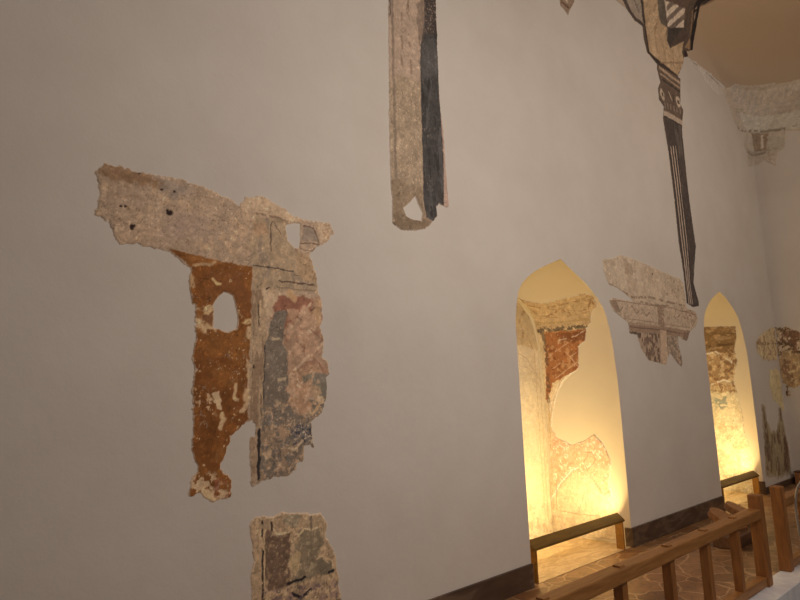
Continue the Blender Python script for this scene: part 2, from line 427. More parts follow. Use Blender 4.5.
class Fresco:
    def __init__(s, surf, outline, holes=(), res=(.006, .006), seed=1, rag=.02, ragscale=.08, edge=.008, H=.008, ref=(146, 128, 113), base=(140, 120, 100), rim=(160, 138, 118), rimw=.012, amin=None, amax=None, warm=(1, .93, .86), wear=1.0):
        s.wear = wear
        s.warm = np.array(warm); base = np.array(base)*s.warm; rim = np.array(rim)*(s.warm+1)/2
        s.S, s.seed, s.ref, s.H, s.edge = surf, seed, ref, H, edge
        out = [surf.uv(p) for p in outline]; s.out = out
        A = np.array(out); a0, b0 = A.min(0)-.05; a1, b1 = A.max(0)+.05
        if amin is not None: a0 = max(a0, amin)
        if amax is not None: a1 = min(a1, amax)
        na = int((a1-a0)/res[0])+2; nb = int((b1-b0)/res[1])+2
        s.na, s.nb = na, nb
        ga, gb = np.meshgrid(np.linspace(a0, a1, na), np.linspace(b0, b1, nb))
        s.a, s.b = ga.ravel(), gb.ravel()
        rg = fbm(s.a, s.b, ragscale, seed, 4)*rag
        sd = sd_poly(s.a, s.b, out)+rg*.6+fbm(s.a, s.b, ragscale*.4, seed+8, 3)*rag*.5
        for hpts in holes:
            sd = np.minimum(sd, -sd_poly(s.a, s.b, [surf.uv(p) for p in hpts])+fbm(s.a, s.b, .05, seed+5, 3)*rag*.4)
        s.sd = sd
        s.keep = sd > -edge
        s.reg = np.zeros(s.a.shape, int); s.names = ['plaster_ground']; s.labels = [None]
        s.h = np.zeros(s.a.shape)
        s.c = np.tile(P(base, ref), (s.a.size, 1)); s.rim = rim; s.rimw = rimw
        s.wa = fbm(s.a, s.b, .04, seed+40, 4)*1.3; s.wb = fbm(s.a, s.b, .04, seed+60, 4)*1.3
        s.vary(.10, .25, seed+3); s.vary(.07, .03, seed+4)
    def uvs(s, pts): return [s.S.uv(p) for p in pts]
    def vary(s, amt, scale, seed, mask=1):
        s.c *= (1+amt*fbm(s.a, s.b, scale, seed, 4)*mask)[:, None]
    def mix(s, m, col, raw=False):
        m = np.clip(m, 0, 1)[:, None]; c = P(col if raw else np.array(col)*s.warm, s.ref)
        s.c = s.c*(1-m)+c*m
    def mpoly(s, pts, warp=.012, soft=.004):
        a = s.a+s.wa*warp; b = s.b+s.wb*warp
        return sstep(-soft, soft, sd_poly(a, b, s.uvs(pts)))
    def fill(s, pts, col, warp=.012, soft=.004, part=None, var=.12, vs=.08, k=1.0, lab=None, dh=0):
        m = s.mpoly(pts, warp, soft)*k; s.mix(m, col)
        if part:
            if part not in s.names: s.names.append(part); s.labels.append(lab)
            s.reg[m > .5*k] = s.names.index(part)
        if var: s.vary(var, vs, s.seed+int(pts[0][0]), m); s.vary(var*.7, vs*.25, s.seed+int(pts[0][1])+9, m)
        if dh: s.h += dh*m
        return m
    def line(s, pts, wd, col, k=1.0, brk=0.0, dh=0, warp=.006):
        d = d_line(s.a+s.wa*warp, s.b+s.wb*warp, s.uvs(pts))
        m = 1-sstep(wd*.5*.6, wd*.5*1.3, d)
        if brk: m = m*sstep(-brk-.15, -brk+.15, -fbm(s.a, s.b, .05, s.seed+77, 3)*1.0+.0)
        m = m*k
        s.mix(m, col); s.h += dh*m
        return m
    def spots(s, scale, thr, col, mask=None, seed=0, soft=.08, k=1.0, dh=0, stretch=(1, 1)):
        m = sstep(thr, thr+soft, fbm(s.a*stretch[0], s.b*stretch[1], scale, s.seed+seed+200, 4))*k
        if mask is not None: m = m*mask
        s.mix(m, col); s.h += dh*m
        return m
    def blob(s, p, rad, col, k=1.0, ragged=.4, dh=0, sy=1.0):
        a0, b0 = s.S.uv(p); d = np.hypot(s.a-a0, (s.b-b0)/sy)+fbm(s.a, s.b, rad*.9, s.seed+int(p[0]*7), 3)*rad*ragged
        m = (1-sstep(rad*.75, rad*1.1, d))*k; s.mix(m, col); s.h += dh*m
        return m
    def build(s, name, label, cat='wall painting', group=None):
        # fine weathering: grain, hairline cracks and flakes with shapes of their own
        a, b = s.a, s.b
        g1 = fbm(a, b, .018, s.seed+301, 3); g2 = fbm(a, b, .045, s.seed+302, 4)
        s.c *= (1+s.wear*(.13*g1+.13*g2))[:, None]
        rd_ = 1-np.abs(fbm(a+.03*s.wa, b+.03*s.wb, .09, s.seed+303, 3))
        ck = sstep(.955, .99, rd_)*sstep(-.1, .3, fbm(a, b, .16, s.seed+304, 2))*s.wear
        s.c *= (1-.45*ck)[:, None]; s.h -= .0015*ck
        rd2 = 1-np.abs(fbm(a-.02*s.wb, b+.02*s.wa, .06, s.seed+305, 3))
        fl = sstep(.95, .99, rd2)*sstep(.1, .5, fbm(a, b, .12, s.seed+306, 2))*s.wear
        s.mix(fl*.35, s.rim, True); s.h += .001*fl
        ft = sstep(.62, .75, fbm(a, b, .014, s.seed+307, 2))*sstep(-.2, .3, g2)*s.wear
        s.c *= (1+.45*ft)[:, None]
        # pale mortar rim
        m = 1-sstep(s.rimw*.4, s.rimw, s.sd+s.wa*s.rimw*.5)
        s.mix(m*.8, s.rim, True)
        hh = -.004+(s.H+.004)*sstep(-s.edge, s.edge, s.sd)+np.clip(s.h+.0012*fbm(s.a, s.b, .03, s.seed+90, 4)+.002*fbm(s.a, s.b, .12, s.seed+91, 3), -.0045, .02)*sstep(0, s.edge*1.5, s.sd)
        V = s.S.xyz(s.a, s.b, hh)
        K = s.keep.reshape(s.nb, s.na)
        cell = K[:-1, :-1] & K[1:, :-1] & K[:-1, 1:] & K[1:, 1:]
        j, i = np.nonzero(cell); q0 = j*s.na+i
        Q = np.stack([q0, q0+1, q0+1+s.na, q0+s.na], 1)
        # orientation toward the room
        R2 = np.full(cell.shape, -1); R2[j, i] = s.reg[Q[:, 0]]
        def comps(R2):
            Lb = np.arange(R2.size).reshape(R2.shape); Lb[R2 < 0] = -1
            for _ in range(4000):
                Ln = Lb.copy()
                for ax in (0, 1):
                    for dr in (1, -1):
                        # running maximum along the axis inside equal regions
                        A = Ln if ax == 0 else Ln.T; RR = R2 if ax == 0 else R2.T
                        rng = range(1, A.shape[0]) if dr == 1 else range(A.shape[0]-2, -1, -1)
                        for q in rng:
                            same = RR[q] == RR[q-dr]
                            A[q] = np.where(same & (RR[q] >= 0), np.maximum(A[q], A[q-dr]), A[q])
                if (Ln == Lb).all(): break
                Lb = Ln
            return Lb
        Lb = comps(R2)
        ids_, cnt = np.unique(Lb[Lb >= 0], return_counts=True); tot = cnt.sum()
        small = [q for q, c_ in zip(ids_, cnt) if c_ < max(40, tot*.012)]
        for q in sorted(small, key=lambda z: cnt[list(ids_).index(z)]):
            m = Lb == q; nb_ = np.zeros_like(m)
            nb_[1:] |= m[:-1]; nb_[:-1] |= m[1:]; nb_[:, 1:] |= m[:, :-1]; nb_[:, :-1] |= m[:, 1:]
            v_ = R2[nb_ & ~m & (R2 >= 0)]
            R2[m] = np.bincount(v_).argmax() if v_.size else -1
        Lb = comps(R2)
        sel = R2[j, i] >= 0; Q = Q[sel]; j = j[sel]; i = i[sel]
        lab_ = Lb[j, i]; regs = np.zeros(len(Q), int); pieces = []
        for q in np.unique(lab_):
            k_ = lab_ == q; pieces.append((int(R2[j, i][k_][0]), int(k_.sum()))); regs[k_] = len(pieces)-1
        used = list(range(len(pieces)))
        nm = lambda r: s.names[pieces[r][0]]
        base = V[Q[:, 0]].mean(0); base[2] = V[Q[:, 0], 2].min()
        single = len(used) == 1
        root = None
        if not single:
            root = empty(name, tuple(base)); tag(root, label, cat, group)
        for r in used:
            q = Q[regs == r]; ids = np.unique(q); mp = np.full(V.shape[0], -1); mp[ids] = np.arange(len(ids))
            v = V[ids]-base
            me = bpy.data.meshes.new(name if single else nm(r))
            me.vertices.add(len(v)); me.vertices.foreach_set('co', v.ravel())
            f = mp[q]
            # flip if facing away from the camera
            n = np.cross(v[f[:, 1]]-v[f[:, 0]], v[f[:, 3]]-v[f[:, 0]]); ctr = v[f[:, 0]]+base-np.array([0, 0, EYE])
            if (n*ctr).sum() > 0: f = f[:, ::-1]
            me.loops.add(f.size); me.loops.foreach_set('vertex_index', f.ravel().astype(np.int32))
            me.polygons.add(len(f)); me.polygons.foreach_set('loop_start', np.arange(0, f.size, 4, dtype=np.int32))
            try: me.polygons.foreach_set('loop_total', np.full(len(f), 4, dtype=np.int32))
            except Exception: pass
            me.update(calc_edges=True)
            ca = me.attributes.new('paint', 'FLOAT_COLOR', 'POINT')
            ca.data.foreach_set('color', np.concatenate([np.clip(s.c[ids], .003, .95), np.ones((len(ids), 1))], 1).ravel().astype(np.float32))
            me.polygons.foreach_set('use_smooth', np.ones(len(f), bool))
            me.materials.append(M_paint)
            o = bpy.data.objects.new(name if single else nm(r), me); COL.objects.link(o)
            if single: o.location = tuple(base); tag(o, label, cat, group)
            else:
                o.parent = root
                if s.labels[pieces[r][0]]: o['label'] = s.labels[pieces[r][0]]
        return root

WALL = Flat(); END = End(); BACK1 = Back(); J1 = Jamb(N1P); J2 = Jamb(N2P)
#@@FRESCOES
def ln(p, q, n=2): return [p, q]

# 1 --- the big fragment on the left
out = [(97,172),(105,163.5),(120.5,167),(139,173),(157.6,175),(191,182),(215,192),(238.6,205),(245,198),(262,196),(279,206),(290,213),(299,219),(316,222),(331,224),(333,233),
       (328,241),(316,248),(309.5,254.6),(313,265),(316,275),(318,292),(322,302),(322.4,320),(320,328),(324,340),(322,356),(329,364),(328,374),(326,378),(327,388),(326,398),
       (321.6,413),(310.6,422),(312.5,431),(314,448),(309.7,444),(304,446),(303,460.7),(297,462.6),(295,470),(289.5,474.5),(282,477),(265.7,479),(252.8,485.5),(250.6,482.7),(249.5,440.5),
       (252,437),(256,436),(255.6,424),(251.6,421),(242,425.5),(231,436),(226.6,451.6),(220,468),(232,480),(231,498),(209,502.5),(200.6,494),(188.7,496),(192,477.6),(198.4,466.8),(193,458),
       (192,440.7),(193,423),(192,401.7),(193,380),(195,370),(192,358),(196,336),(195,308),(188,290),(189,276),(191,268),(181,261),(171,253),(156,248),(137,244.5),(120.5,244.5),(114,236),
       (108.7,221),(96,214),(100,194)]
holes = [[(285,226),(292.5,223),(300,224),(300,235),(299,248),(294,248),(287,240.5)],
         [(224,292),(233,295),(237,316),(237,329),(228,332),(213,328),(214,310),(212,306),(218,297)]]
F = Fresco(WALL, out, holes, (.0050, .0055), seed=11, rag=.014, ragscale=.05, ref=(145,127,112), base=(137,115,96), rim=(154,130,108), rimw=.007)
# cornice band
F.spots(.05, .25, (154,128,104), seed=1, k=.55); F.spots(.09, .2, (132,112,96), seed=2, k=.55); F.spots(.02, .55, (120,96,74), seed=3, k=.6)
F.fill([(97,172),(105,163),(150,175),(165,186),(150,187),(125,181),(104,178)], (112,86,64), .02, .02, var=.2)
F.fill([(150,178),(185,183),(195,196),(170,198)], (118,104,94), .03, .03, k=.7)
F.fill([(170,208),(215,215),(200,240),(165,235)], (132,112,100), .04, .05, k=.6)
F.fill([(112,215),(165,225),(160,240),(120,240)], (140,116,96), .04, .05, k=.5)
F.spots(.045, .35, (158,130,104), F.mpoly([(215,205),(262,215),(258,258),(200,250)], .04, .03), seed=7, k=.6, dh=.002)
F.line([(212,214),(226,222),(243,230)], .008, (108,86,66), .7, .1)
F.line([(196,206),(214,214)], .006, (120,96,74), .6, .1)
F.line([(156,232),(150,229),(139,233)], .005, (112,90,72), .5, .1)
for p, r in (((169,213), .022), ((131.5,227.5), .016), ((133.5,226), .011), ((120.5,206.5), .009), ((125,206.5), .009), ((161,190), .009), ((138.5,172.5), .013), ((174,192), .009)):
    F.blob(p, r, (34,20,16), 1, .3, -.004)
F.spots(.008, .62, (80,60,48), seed=9, k=.6)
# pale crumbling upper right
F.fill([(240,198),(262,195),(282,208),(300,218),(290,222),(278,220),(258,214),(245,210)], (156,132,108), .015, .02, k=.8)
F.line([(256,213),(270,216),(287,222)], .02, (96,74,58), .8, .2)
F.spots(.02, .3, (120,98,80), F.mpoly([(246,198),(266,198),(282,212),(256,214)], .02, .02), seed=13, k=.5)
# grey painted architrave
g = F.fill([(254,216),(288,222),(286,230),(290,242),(297,252),(304,262),(312,268),(316,282),(318,292),(300,292),(276,290),(254,290),(251,262),(250,240),(254,232)], (131,111,90), .015, .006, part='painted_architrave', var=.14)
F.spots(.03, .3, (146,120,94), g, seed=15, k=.6)
F.spots(.05, .35, (100,86,78), g, seed=16, k=.5, stretch=(1, .4))
F.fill([(255,222),(266,224),(268,234),(258,238),(253,234)], (142,114,90), .015, .006, var=.15)
F.line([(271,222),(270,232),(270.5,251)], .009, (76,60,50)); F.line([(273,222),(280,234)], .009, (88,70,60))
F.line([(253,265.3),(265,267),(292.5,271.7)], .011, (60,48,42)); F.line([(278.8,280.8),(296,283.5),(313.6,285.4)], .012, (70,54,44))
F.line([(294,275),(316,278)], .008, (92,74,60), .9); F.line([(276,287),(296,289.5),(314,291)], .008, (96,78,64), .8)
F.line([(288,240),(297,252),(309,262)], .012, (98,80,66), .8, .1); F.line([(292,255),(300,270),(304,283)], .008, (140,116,92), .7)
F.fill([(297,252),(309,256),(316,276),(317,282),(303,280),(296,264)], (140,114,88), .015, .01, k=.8)
F.spots(.02, .25, (104,82,64), F.mpoly([(297,252),(309,256),(316,276),(317,282),(303,280)], .01, .01), seed=19, k=.7)
F.fill([(303,226),(313,228),(318,242),(300,241)], (116,100,88), .008, .005, var=.12)
F.line([(303,226),(313,228),(318,242)], .008, (78,62,52)); F.line([(300,244),(318,244)], .009, (80,64,52)); F.line([(301,249),(312,251),(318,245)], .008, (90,72,58))
F.fill([(316,223),(333,225),(330,240),(319,243)], (150,128,106), .01, .01, k=.8)
F.spots(.02, .25, (128,100,76), F.mpoly([(316,223),(333,225),(330,240),(319,243)], .01, .01), seed=21, k=.7)
# ochre panel
o_poly = [(165,248),(200,257),(222,261.5),(252,267),(251,300),(250,345),(247,372),(246,400),(247,418),(251,423),(236,438),(222,470),(236,482),(232,502),(185,502),(185,262)]
oc = F.fill(o_poly, (98,58,24), .006, .003, part='ochre_panel', var=.13, vs=.10)
F.spots(.12, .1, (112,72,34), oc, seed=25, k=.5); F.spots(.10, .2, (84,48,18), oc, seed=26, k=.6)
F.fill([(180,258),(200,262),(215,266),(222,262),(200,256)], (128,84,44), .01, .01, k=.6, var=0)
F.fill([(205,275),(240,272),(250,300),(245,330),(238,300),(222,288),(205,300)], (100,62,34), .04, .03, k=.55, var=0)
F.fill([(197,318),(212,310),(212,330),(200,332)], (106,74,52), .02, .01, k=.6, var=0)
F.spots(.016, .86, (170,138,104), oc, seed=27, k=.9, dh=-.002)
F.spots(.032, .85, (168,138,106), oc, seed=28, k=.9, dh=-.002)
F.line([(193,266),(200,264),(208,265),(215,262)], .02, (150,122,92), .7, .2)
F.line([(213,279),(216,283),(220,284)], .016, (170,138,96), .9); F.line([(190,276),(194,290),(196,308),(204,309)], .03, (148,118,86), .9, .1)
F.line([(196,322),(206,328),(212,331)], .055, (158,130,98), .95, .15); F.blob((208,309), .035, (160,132,98), .9)
F.line([(238,315),(243,321),(251,322)], .035, (156,126,90), .9, .15)
F.line([(250,330),(248,352),(250,372),(246,396),(247,418)], .05, (156,128,98), .95, .05)
F.fill([(212,394),(217,393),(222,402),(220,411),(215,409)], (164,138,108), .012, .003, var=.05)
F.line([(221,415),(223,420),(220,428)], .03, (160,132,100), .95); F.line([(236,384),(234,396),(236,400)], .022, (156,128,96), .95)
F.line([(248,398),(244,408),(240,411)], .03, (156,128,98), .95)
F.spots(.03, .35, (160,130,98), F.mpoly([(193,388),(212,388),(214,420),(196,412)], .02, .02)*oc, seed=31, k=.9)
F.spots(.03, .0, (158,132,104), F.mpoly([(188,474),(214,476),(234,492),(231,502),(188,502)], .02, .02), seed=32, k=.95, dh=-.002)
F.fill([(200,487),(210,491),(218,499),(210,503),(201,494)], (166,140,108), .01, .004, var=.05)
F.spots(.03, .15, (112,66,48), F.mpoly([(214,480),(232,480),(231,498),(214,500)], .02, .02), seed=33, k=.8)
# streaky border strip
st = F.fill([(251,290),(263,290),(266,300),(266,345),(264,380),(262,420),(258,440),(256,478),(250,486),(247,436),(249,420),(248,400),(250,345)], (134,112,90), .006, .004, part='border_strip', var=.1)
F.spots(.03, .15, (108,86,68), st, seed=35, k=.8, stretch=(1, .12)); F.spots(.03, .45, (166,140,110), st, seed=36, k=.8, stretch=(1, .2))
F.line([(257.5,306),(258,326)], .011, (70,56,48)); F.line([(253,366),(252.5,384)], .013, (58,42,34), 1, .3)
F.line([(265,346),(264.3,372),(263.5,404)], .018, (36,30,28)); F.line([(261,392),(260.5,420)], .010, (84,62,48), 1, .2); F.line([(258.5,430),(258,479)], .02, (34,28,27))
# red lattice panel
rd_poly = [(272,300),(280,297),(318,298),(324,300),(326,364),(330,376),(318,384),(300,385),(286,372),(287,350),(283,345),(282,330),(286,312),(272,318)]
rd = F.fill(rd_poly, (130,103,84), .012, .005, part='red_lattice_panel', var=.13, vs=.05)
F.fill([(271,304),(280,297),(310,297),(312,312),(298,318),(284,330),(281,322),(286,312),(270,318)], (108,66,50), .02, .01, k=.85)
F.spots(.05, .2, (116,80,62), rd, seed=41, k=.6)
for p, q in (((287,332),(313,300)), ((285,358),(320,322)), ((292,372),(327,338)), ((298,344),(325,310))):
    F.line([p, q], .020, (156,130,108), .8, .3)
for p, q in (((290,312),(322,340)), ((286,330),(322,368))):
    F.line([p, q], .014, (104,72,56), .7, .2)
for p in ((306,311),(305,320),(302,336),(296,351),(309,350),(293,315),(289,331)):
    F.blob(p, .042 if p != (305,320) else .065, (150,120,98), .7, .7)
F.line([(311,310),(316,307),(322,311)], .014, (58,40,34)); F.fill([(313,300),(321,303),(322,328),(314,326)], (142,112,84), .02, .01, k=.7)
F.line([(319,345),(322,330)], .012, (104,84,70), .6, .1)
# pale patch between
F.fill([(262,290),(272,288),(284,294),(279,298),(272,304),(272,316),(264,316)], (158,134,110), .015, .006, k=.9)
F.line([(266,290),(269,288)], .012, (60,44,36)); F.line([(270,289),(276,297)], .010, (140,112,86), .7)
F.blob((293,299), .03, (150,118,88), .8); F.blob((290,294), .03, (152,120,88), .8)
# grey green panel
gr_poly = [(273,312),(287,311),(283,330),(282,345),(288,352),(287,384),(300,400),(320,400),(328,372),(340,372),(328,420),(316,455),(300,470),(262,486),(258.5,482),(259,440),(263,420),(265,346),(269,330),(272,318)]
gr = F.fill(gr_poly, (91,80,70), .010, .004, part='grey_panel', var=.10, vs=.07, lab='mottled grey green painted area')
F.spots(.06, .1, (102,88,76), gr, seed=45, k=.5); F.spots(.016, .7, (146,124,104), gr, seed=46, k=.9)
F.line([(272,340),(279,338)], .016, (150,130,106), .9); F.line([(277,380),(285,378)], .018, (152,132,108), .9)
low = F.mpoly([(262,402),(330,402),(318,440),(300,472),(258,486),(259,430)], .02, .02)
F.spots(.04, .05, (122,100,80), low, seed=47, k=.7); F.spots(.022, .25, (146,120,98), low, seed=48, k=.8, dh=.002); F.spots(.03, .35, (84,78,72), low, seed=49, k=.7)
pk = F.fill([(289,372),(312,366),(324,372),(312,384),(310,400),(312,414),(300,412),(288,406),(287,390)], (134,104,82), .02, .008, var=.15)
F.spots(.03, .1, (158,130,108), pk, seed=50, k=.7)
F.fill([(302,374),(312,374),(310,382),(303,382)], (96,88,74), .015, .01, k=.9); F.fill([(313,374),(328,372),(326,398),(318,402),(312,388)], (92,86,76), .02, .01, k=.85)
F.blob((316,392), .035, (142,116,92), .8, .6, 0, 2.0); F.blob((320,400), .03, (160,136,110), .9)
F.line([(291,402),(303,410),(312,414),(320,402)], .022, (156,128,98), .85, .1)
dk = F.fill([(290,430),(300,424),(312,424),(314,446),(306,444),(300,438),(292,444)], (88,80,76), .02, .008, var=.2); F.spots(.018, .15, (46,42,46), dk, seed=52, k=.9); F.spots(.016, .3, (156,136,116), dk, seed=53, k=.8)
F.line([(288,448),(294,450),(302,440)], .018, (160,138,114), .9); F.fill([(264,454),(270,450),(272,458),(264,462)], (148,124,100), .015, .006)
F.blob((282,432), .04, (138,112,90), .8)
F.line([(258.5,430),(258.3,478)], .022, (34,28,27)); F.fill([(249,440),(256,440),(256,480),(250,484)], (128,106,86), .006, .004); F.spots(.025, .2, (104,84,68), F.mpoly([(249,440),(256,440),(256,480),(250,484)], .0, .01), seed=55, k=.8)
F.names[0] = 'cornice_band'
F.build('fresco_fragment', 'large bracket-shaped fragment with ochre, grey and brick red painting, leftmost on the wall')

# 2 --- fragment cut by the lower edge
out = [(249,525.6),(252,520),(259,516),(274,517),(282,513),(295,513),(306,512.5),(321,513.4),(327,523),(325,537),(332.5,546),(336,563),(340,591),(344,610),(347,650),(250,650),(251,600),(251,574),(254.7,561),(252,546)]
F = Fresco(WALL, out, (), (.0042, .0045), seed=23, rag=.012, ragscale=.05, ref=(132,112,98), base=(128,104,82), rim=(146,118,96), rimw=.010)
F.spots(.04, .1, (146,118,92), seed=1, k=.6); F.spots(.02, .35, (98,76,58), seed=2, k=.6); F.spots(.05, .3, (104,84,66), seed=3, k=.5, stretch=(1, .4))
b1 = F.fill([(265,530),(272,529),(276,534),(288,533),(290,545),(287,556),(288,584),(276,590),(265,588),(262,548)], (80,60,47), .02, .006, part='dark_panel', var=.16, lab='dark olive painted patch')
b2 = F.fill([(297,532),(308,528),(321,530),(323,540),(318,556),(332,566),(334,572),(322,574),(304,580),(288,584),(296,560)], (96,80,64), .02, .006, part='green_panel', var=.15)
F.spots(.025, .3, (124,106,84), b2, seed=4, k=.7); F.spots(.02, .35, (118,94,72), b1, seed=5, k=.7)
F.fill([(289,560),(293,553),(299,552),(300,562),(295,576),(288,570)], (138,114,86), .015, .006)
F.fill([(316,560),(326,558),(333,572),(318,574)], (84,72,58), .02, .01, k=.8)
F.fill([(282,514),(298,515),(296,526),(284,524)], (106,92,76), .02, .012, k=.8); F.fill([(307,514),(324,516),(324,528),(308,526)], (110,92,72), .02, .01, k=.6)
F.line([(265,530),(262.5,546),(264,560),(263,588)], .012, (152,124,96), .9); F.line([(274,530),(278,534),(288,532)], .014, (156,128,100), .9)
F.line([(297,536),(304,529),(316,528)], .012, (156,128,100), .9); F.line([(316,558),(324,556),(332,562)], .012, (150,122,94), .8)
F.line([(262,522),(262,560),(262,604),(261,650)], .015, (38,28,24), 1, .4); F.line([(271.5,522),(272,530)], .016, (44,32,26)); F.line([(310,517),(311,528)], .018, (70,58,48), .8)
F.line([(287,583),(296,580),(304,577)], .018, (24,18,18)); F.line([(292,594),(300,597),(310,590)], .024, (30,24,26)); F.line([(328,572),(333,570)], .022, (28,22,22)); F.line([(272,600),(280,597)], .02, (34,26,24))
lw = F.mpoly([(262,590),(345,580),(347,650),(262,650)], .02, .02)
F.spots(.05, .1, (108,84,76), lw, seed=6, k=.7); F.spots(.03, .3, (66,52,50), lw, seed=7, k=.7); F.spots(.03, .4, (150,124,98), lw, seed=8, k=.7)
F.build('fresco_fragment', 'dark grey-green and tan fragment low on the wall, below the large bracket-shaped one')

# 3 --- tall grey and black pilaster strip at the top
out = [(387.6,-45),(388.4,0),(388.4,21),(389,87),(389,120),(390.6,180),(392,200),(392.4,223),(400,229),(408,231),(424,229),(430,225),(437,216),(436,207),(439,204),(447,208),(448.4,206),(445,160),(443,132),
       (441.5,120),(439,97),(437,43),(435.6,0),(435,-45)]
hole = [(415,196),(418,204),(422.4,214),(421,221),(414,220),(406,216),(403,208),(410,202)]
F = Fresco(WALL, out, [hole], (.0050, .0065), seed=31, rag=.008, ragscale=.05, ref=(160,142,127), base=(138,118,102), rim=(158,138,122), rimw=.006)
F.fill([(388,-45),(421,-45),(420,47),(420,85),(400,75),(388,78)], (146,126,111), .02, .02, part='pale_shaft', var=.08)
lo = F.fill([(388,80),(400,74),(420,85),(424,232),(390,232)], (130,113,96), .02, .012, part='pale_shaft', var=.10)
F.spots(.04, .2, (150,130,110), lo, seed=1, k=.5, stretch=(1, .5)); F.spots(.012, .6, (172,152,130), lo, seed=2, k=.8)
F.fill([(388,180),(424,188),(424,232),(390,232)], (112,95,78), .04, .04, k=.8)
F.line([(391,-45),(392,20),(393,80),(394.5,150),(395.5,178)], .030, (104,90,80), .8, .0); F.line([(389.6,-45),(389.6,16)], .02, (84,72,66), .9)
for x, y0, y1 in ((401,14,24),(401,36,48),(401,56,66),(407,-10,20),(408.5,32,46),(410,56,74)):
    F.line([(x,y0),(x+.6,y1)], .028, (112,92,78), .75, .1)
F.line([(418,30),(419,45)], .02, (110,92,78), .7, .1)
dkp = [(423,-45),(424,20),(420,46),(419.5,60),(421,120),(423,200),(426,218),(434,222),(440,208),(450,212),(446,150),(443,120),(441.5,97),(439,43),(437.5,0),(437,-45)]
dk = F.fill(dkp, (56,52,51), .004, .004, part='dark_shadow_side', var=.22, lab='nearly black painted shadow side')
F.spots(.05, .2, (80,76,76), dk, seed=5, k=.55, stretch=(1, .2)); F.spots(.05, .3, (34,30,30), dk, seed=6, k=.7, stretch=(1, .25))
F.fill([(423,-45),(424,20),(426,34),(436,34),(436,-45)], (52,42,38), .01, .01, k=.7); F.spots(.012, .45, (130,112,98), dk*F.mpoly([(420,-45),(440,-45),(440,32),(420,32)], .01, .02), seed=7, k=.7)
F.fill([(416,5),(424,-5),(424,40),(418,40)], (88,74,66), .02, .01, k=.6); F.fill([(421,42),(440,40),(440,74),(421,80)], (76,73,72), .03, .03, k=.6)
F.line([(430,176),(431,214)], .02, (34,30,30), .8, .1); F.line([(438,186),(441,205)], .03, (60,54,52), .6)
F.fill([(437.6,20),(440,20),(441.5,90),(446,140),(450,208),(443.5,206),(443,160),(441,128),(438.5,90)], (150,126,114), .004, .006, k=.9, var=.08)
F.fill([(418,216),(432,222),(426,232),(400,232),(392,222),(396,212),(404,220)], (98,82,66), .02, .015, k=.7)
F.build('fresco_fragment', 'tall upright strip of pale and black painted pilaster reaching the top of the photo')

# 4 --- chip at the top
F = Fresco(WALL, [(558,-22),(559.6,0),(560.6,6),(564.7,10.5),(568,15.4),(569.6,9.7),(572,6),(574,2),(576,-22)], (), (.006, .008), seed=37, rag=.004, ragscale=.05, ref=(160,142,125), base=(120,102,86), rim=(140,120,102), rimw=.006)
F.line([(560,1),(564,5),(568,8)], .035, (84,62,46)); F.blob((566,1), .03, (168,150,130)); F.line([(560,-20),(560.5,4)], .02, (96,76,60))
F.build('fresco_fragment', 'tiny pointed grey-brown chip at the top edge, between the two tall painted strips')

# 5 --- painted column with the angular painting above it
out = [(614,-60),(619,-20),(623,0),(626.5,8),(634.8,20.6),(642.3,26),(643.7,38.5),(647,52),(657,64),(657,69),(660.5,83),(658,88),(659,99.7),(664,106.7),(663,118),(666,137),(668.7,153),(674.5,200),(678.5,240),
       (683.5,272.5),(686.8,303),(693,307),(698.7,306),(697.6,299.6),(693,283),(694.3,261.7),(695.4,246.5),(694.4,240),(688.5,197.6),(685,165),(681.5,130),(682.7,110),(680,104),(680,79),(677.4,77),(683,63),
       (683.6,57),(687.7,56.4),(686.5,51),(692.5,50),(696,27.5),(700,7),(709,6),(718.7,0),(728,-14),(738,-60)]
F = Fresco(WALL, out, (), (.010, .0095), seed=41, rag=.008, ragscale=.06, ref=(150,128,108), base=(66,52,42), rim=(84,68,54), rimw=.004, edge=.012, H=.012)
F.names[0] = 'dark_outline'
up_ = 'painted_scrollwork'
F.fill([(610,-60),(623,0),(627,6),(635,18),(643,24),(641,10),(637,-60)], (124,108,92), .01, .01, part=up_, var=.1)
F.line([(614,-60),(619,-20),(623.5,0),(627,7.5),(635,19.5),(642,25)], .06, (58,46,40)); F.line([(632,-4),(638,12)], .03, (92,76,64), .7)
bmz = F.fill([(641,-60),(656,-60),(656,0),(660,22),(667,29),(669,49),(683,42),(683.4,62),(677,76),(660,63),(649,54),(646,38),(644,20),(641,2)], (140,114,86), .01, .01, part='painted_brown_band', var=.10)
F.spots(.10, .2, (156,130,100), bmz, seed=1, k=.5, stretch=(1, .3)); F.spots(.1, .35, (116,90,66), bmz, seed=2, k=.5, stretch=(1, .25))
F.line([(639,-60),(641,0),(644,22),(646,40),(648.5,54)], .05, (48,38,32)); F.line([(648,54),(658,63),(676,77)], .09, (44,33,28))
F.line([(660,63),(674,63),(683,63)], .03, (112,88,66), .8)
F.fill([(656,-60),(664,-60),(664,0),(666,27),(660,24),(657,8)], (78,68,56), .01, .01, part=up_, var=.12)
F.fill([(664,-60),(684,-60),(684,8),(683,28),(667,27),(665,10)], (162,142,122), .006, .006, part='painted_diagonal_stripes', var=.08)
for k_ in range(7):
    y = 36-k_*12
    F.fill([(666,y),(684,y-17),(684,y-23),(666,y-6)], (92,76,64), .008, .01, k=float(y < 40), var=.1)
F.fill([(664,-60),(684,-60),(684,9),(675,5),(665,1),(664,-10)], (74,56,46), .01, .01, var=.1)
F.fill([(667.5,28),(682,29),(669.5,48.5)], (54,45,38), .006, .006, var=.1)
F.fill([(684,-60),(697,-60),(692,10),(690,50),(684,48)], (118,90,64), .01, .01, part=up_, var=.12)
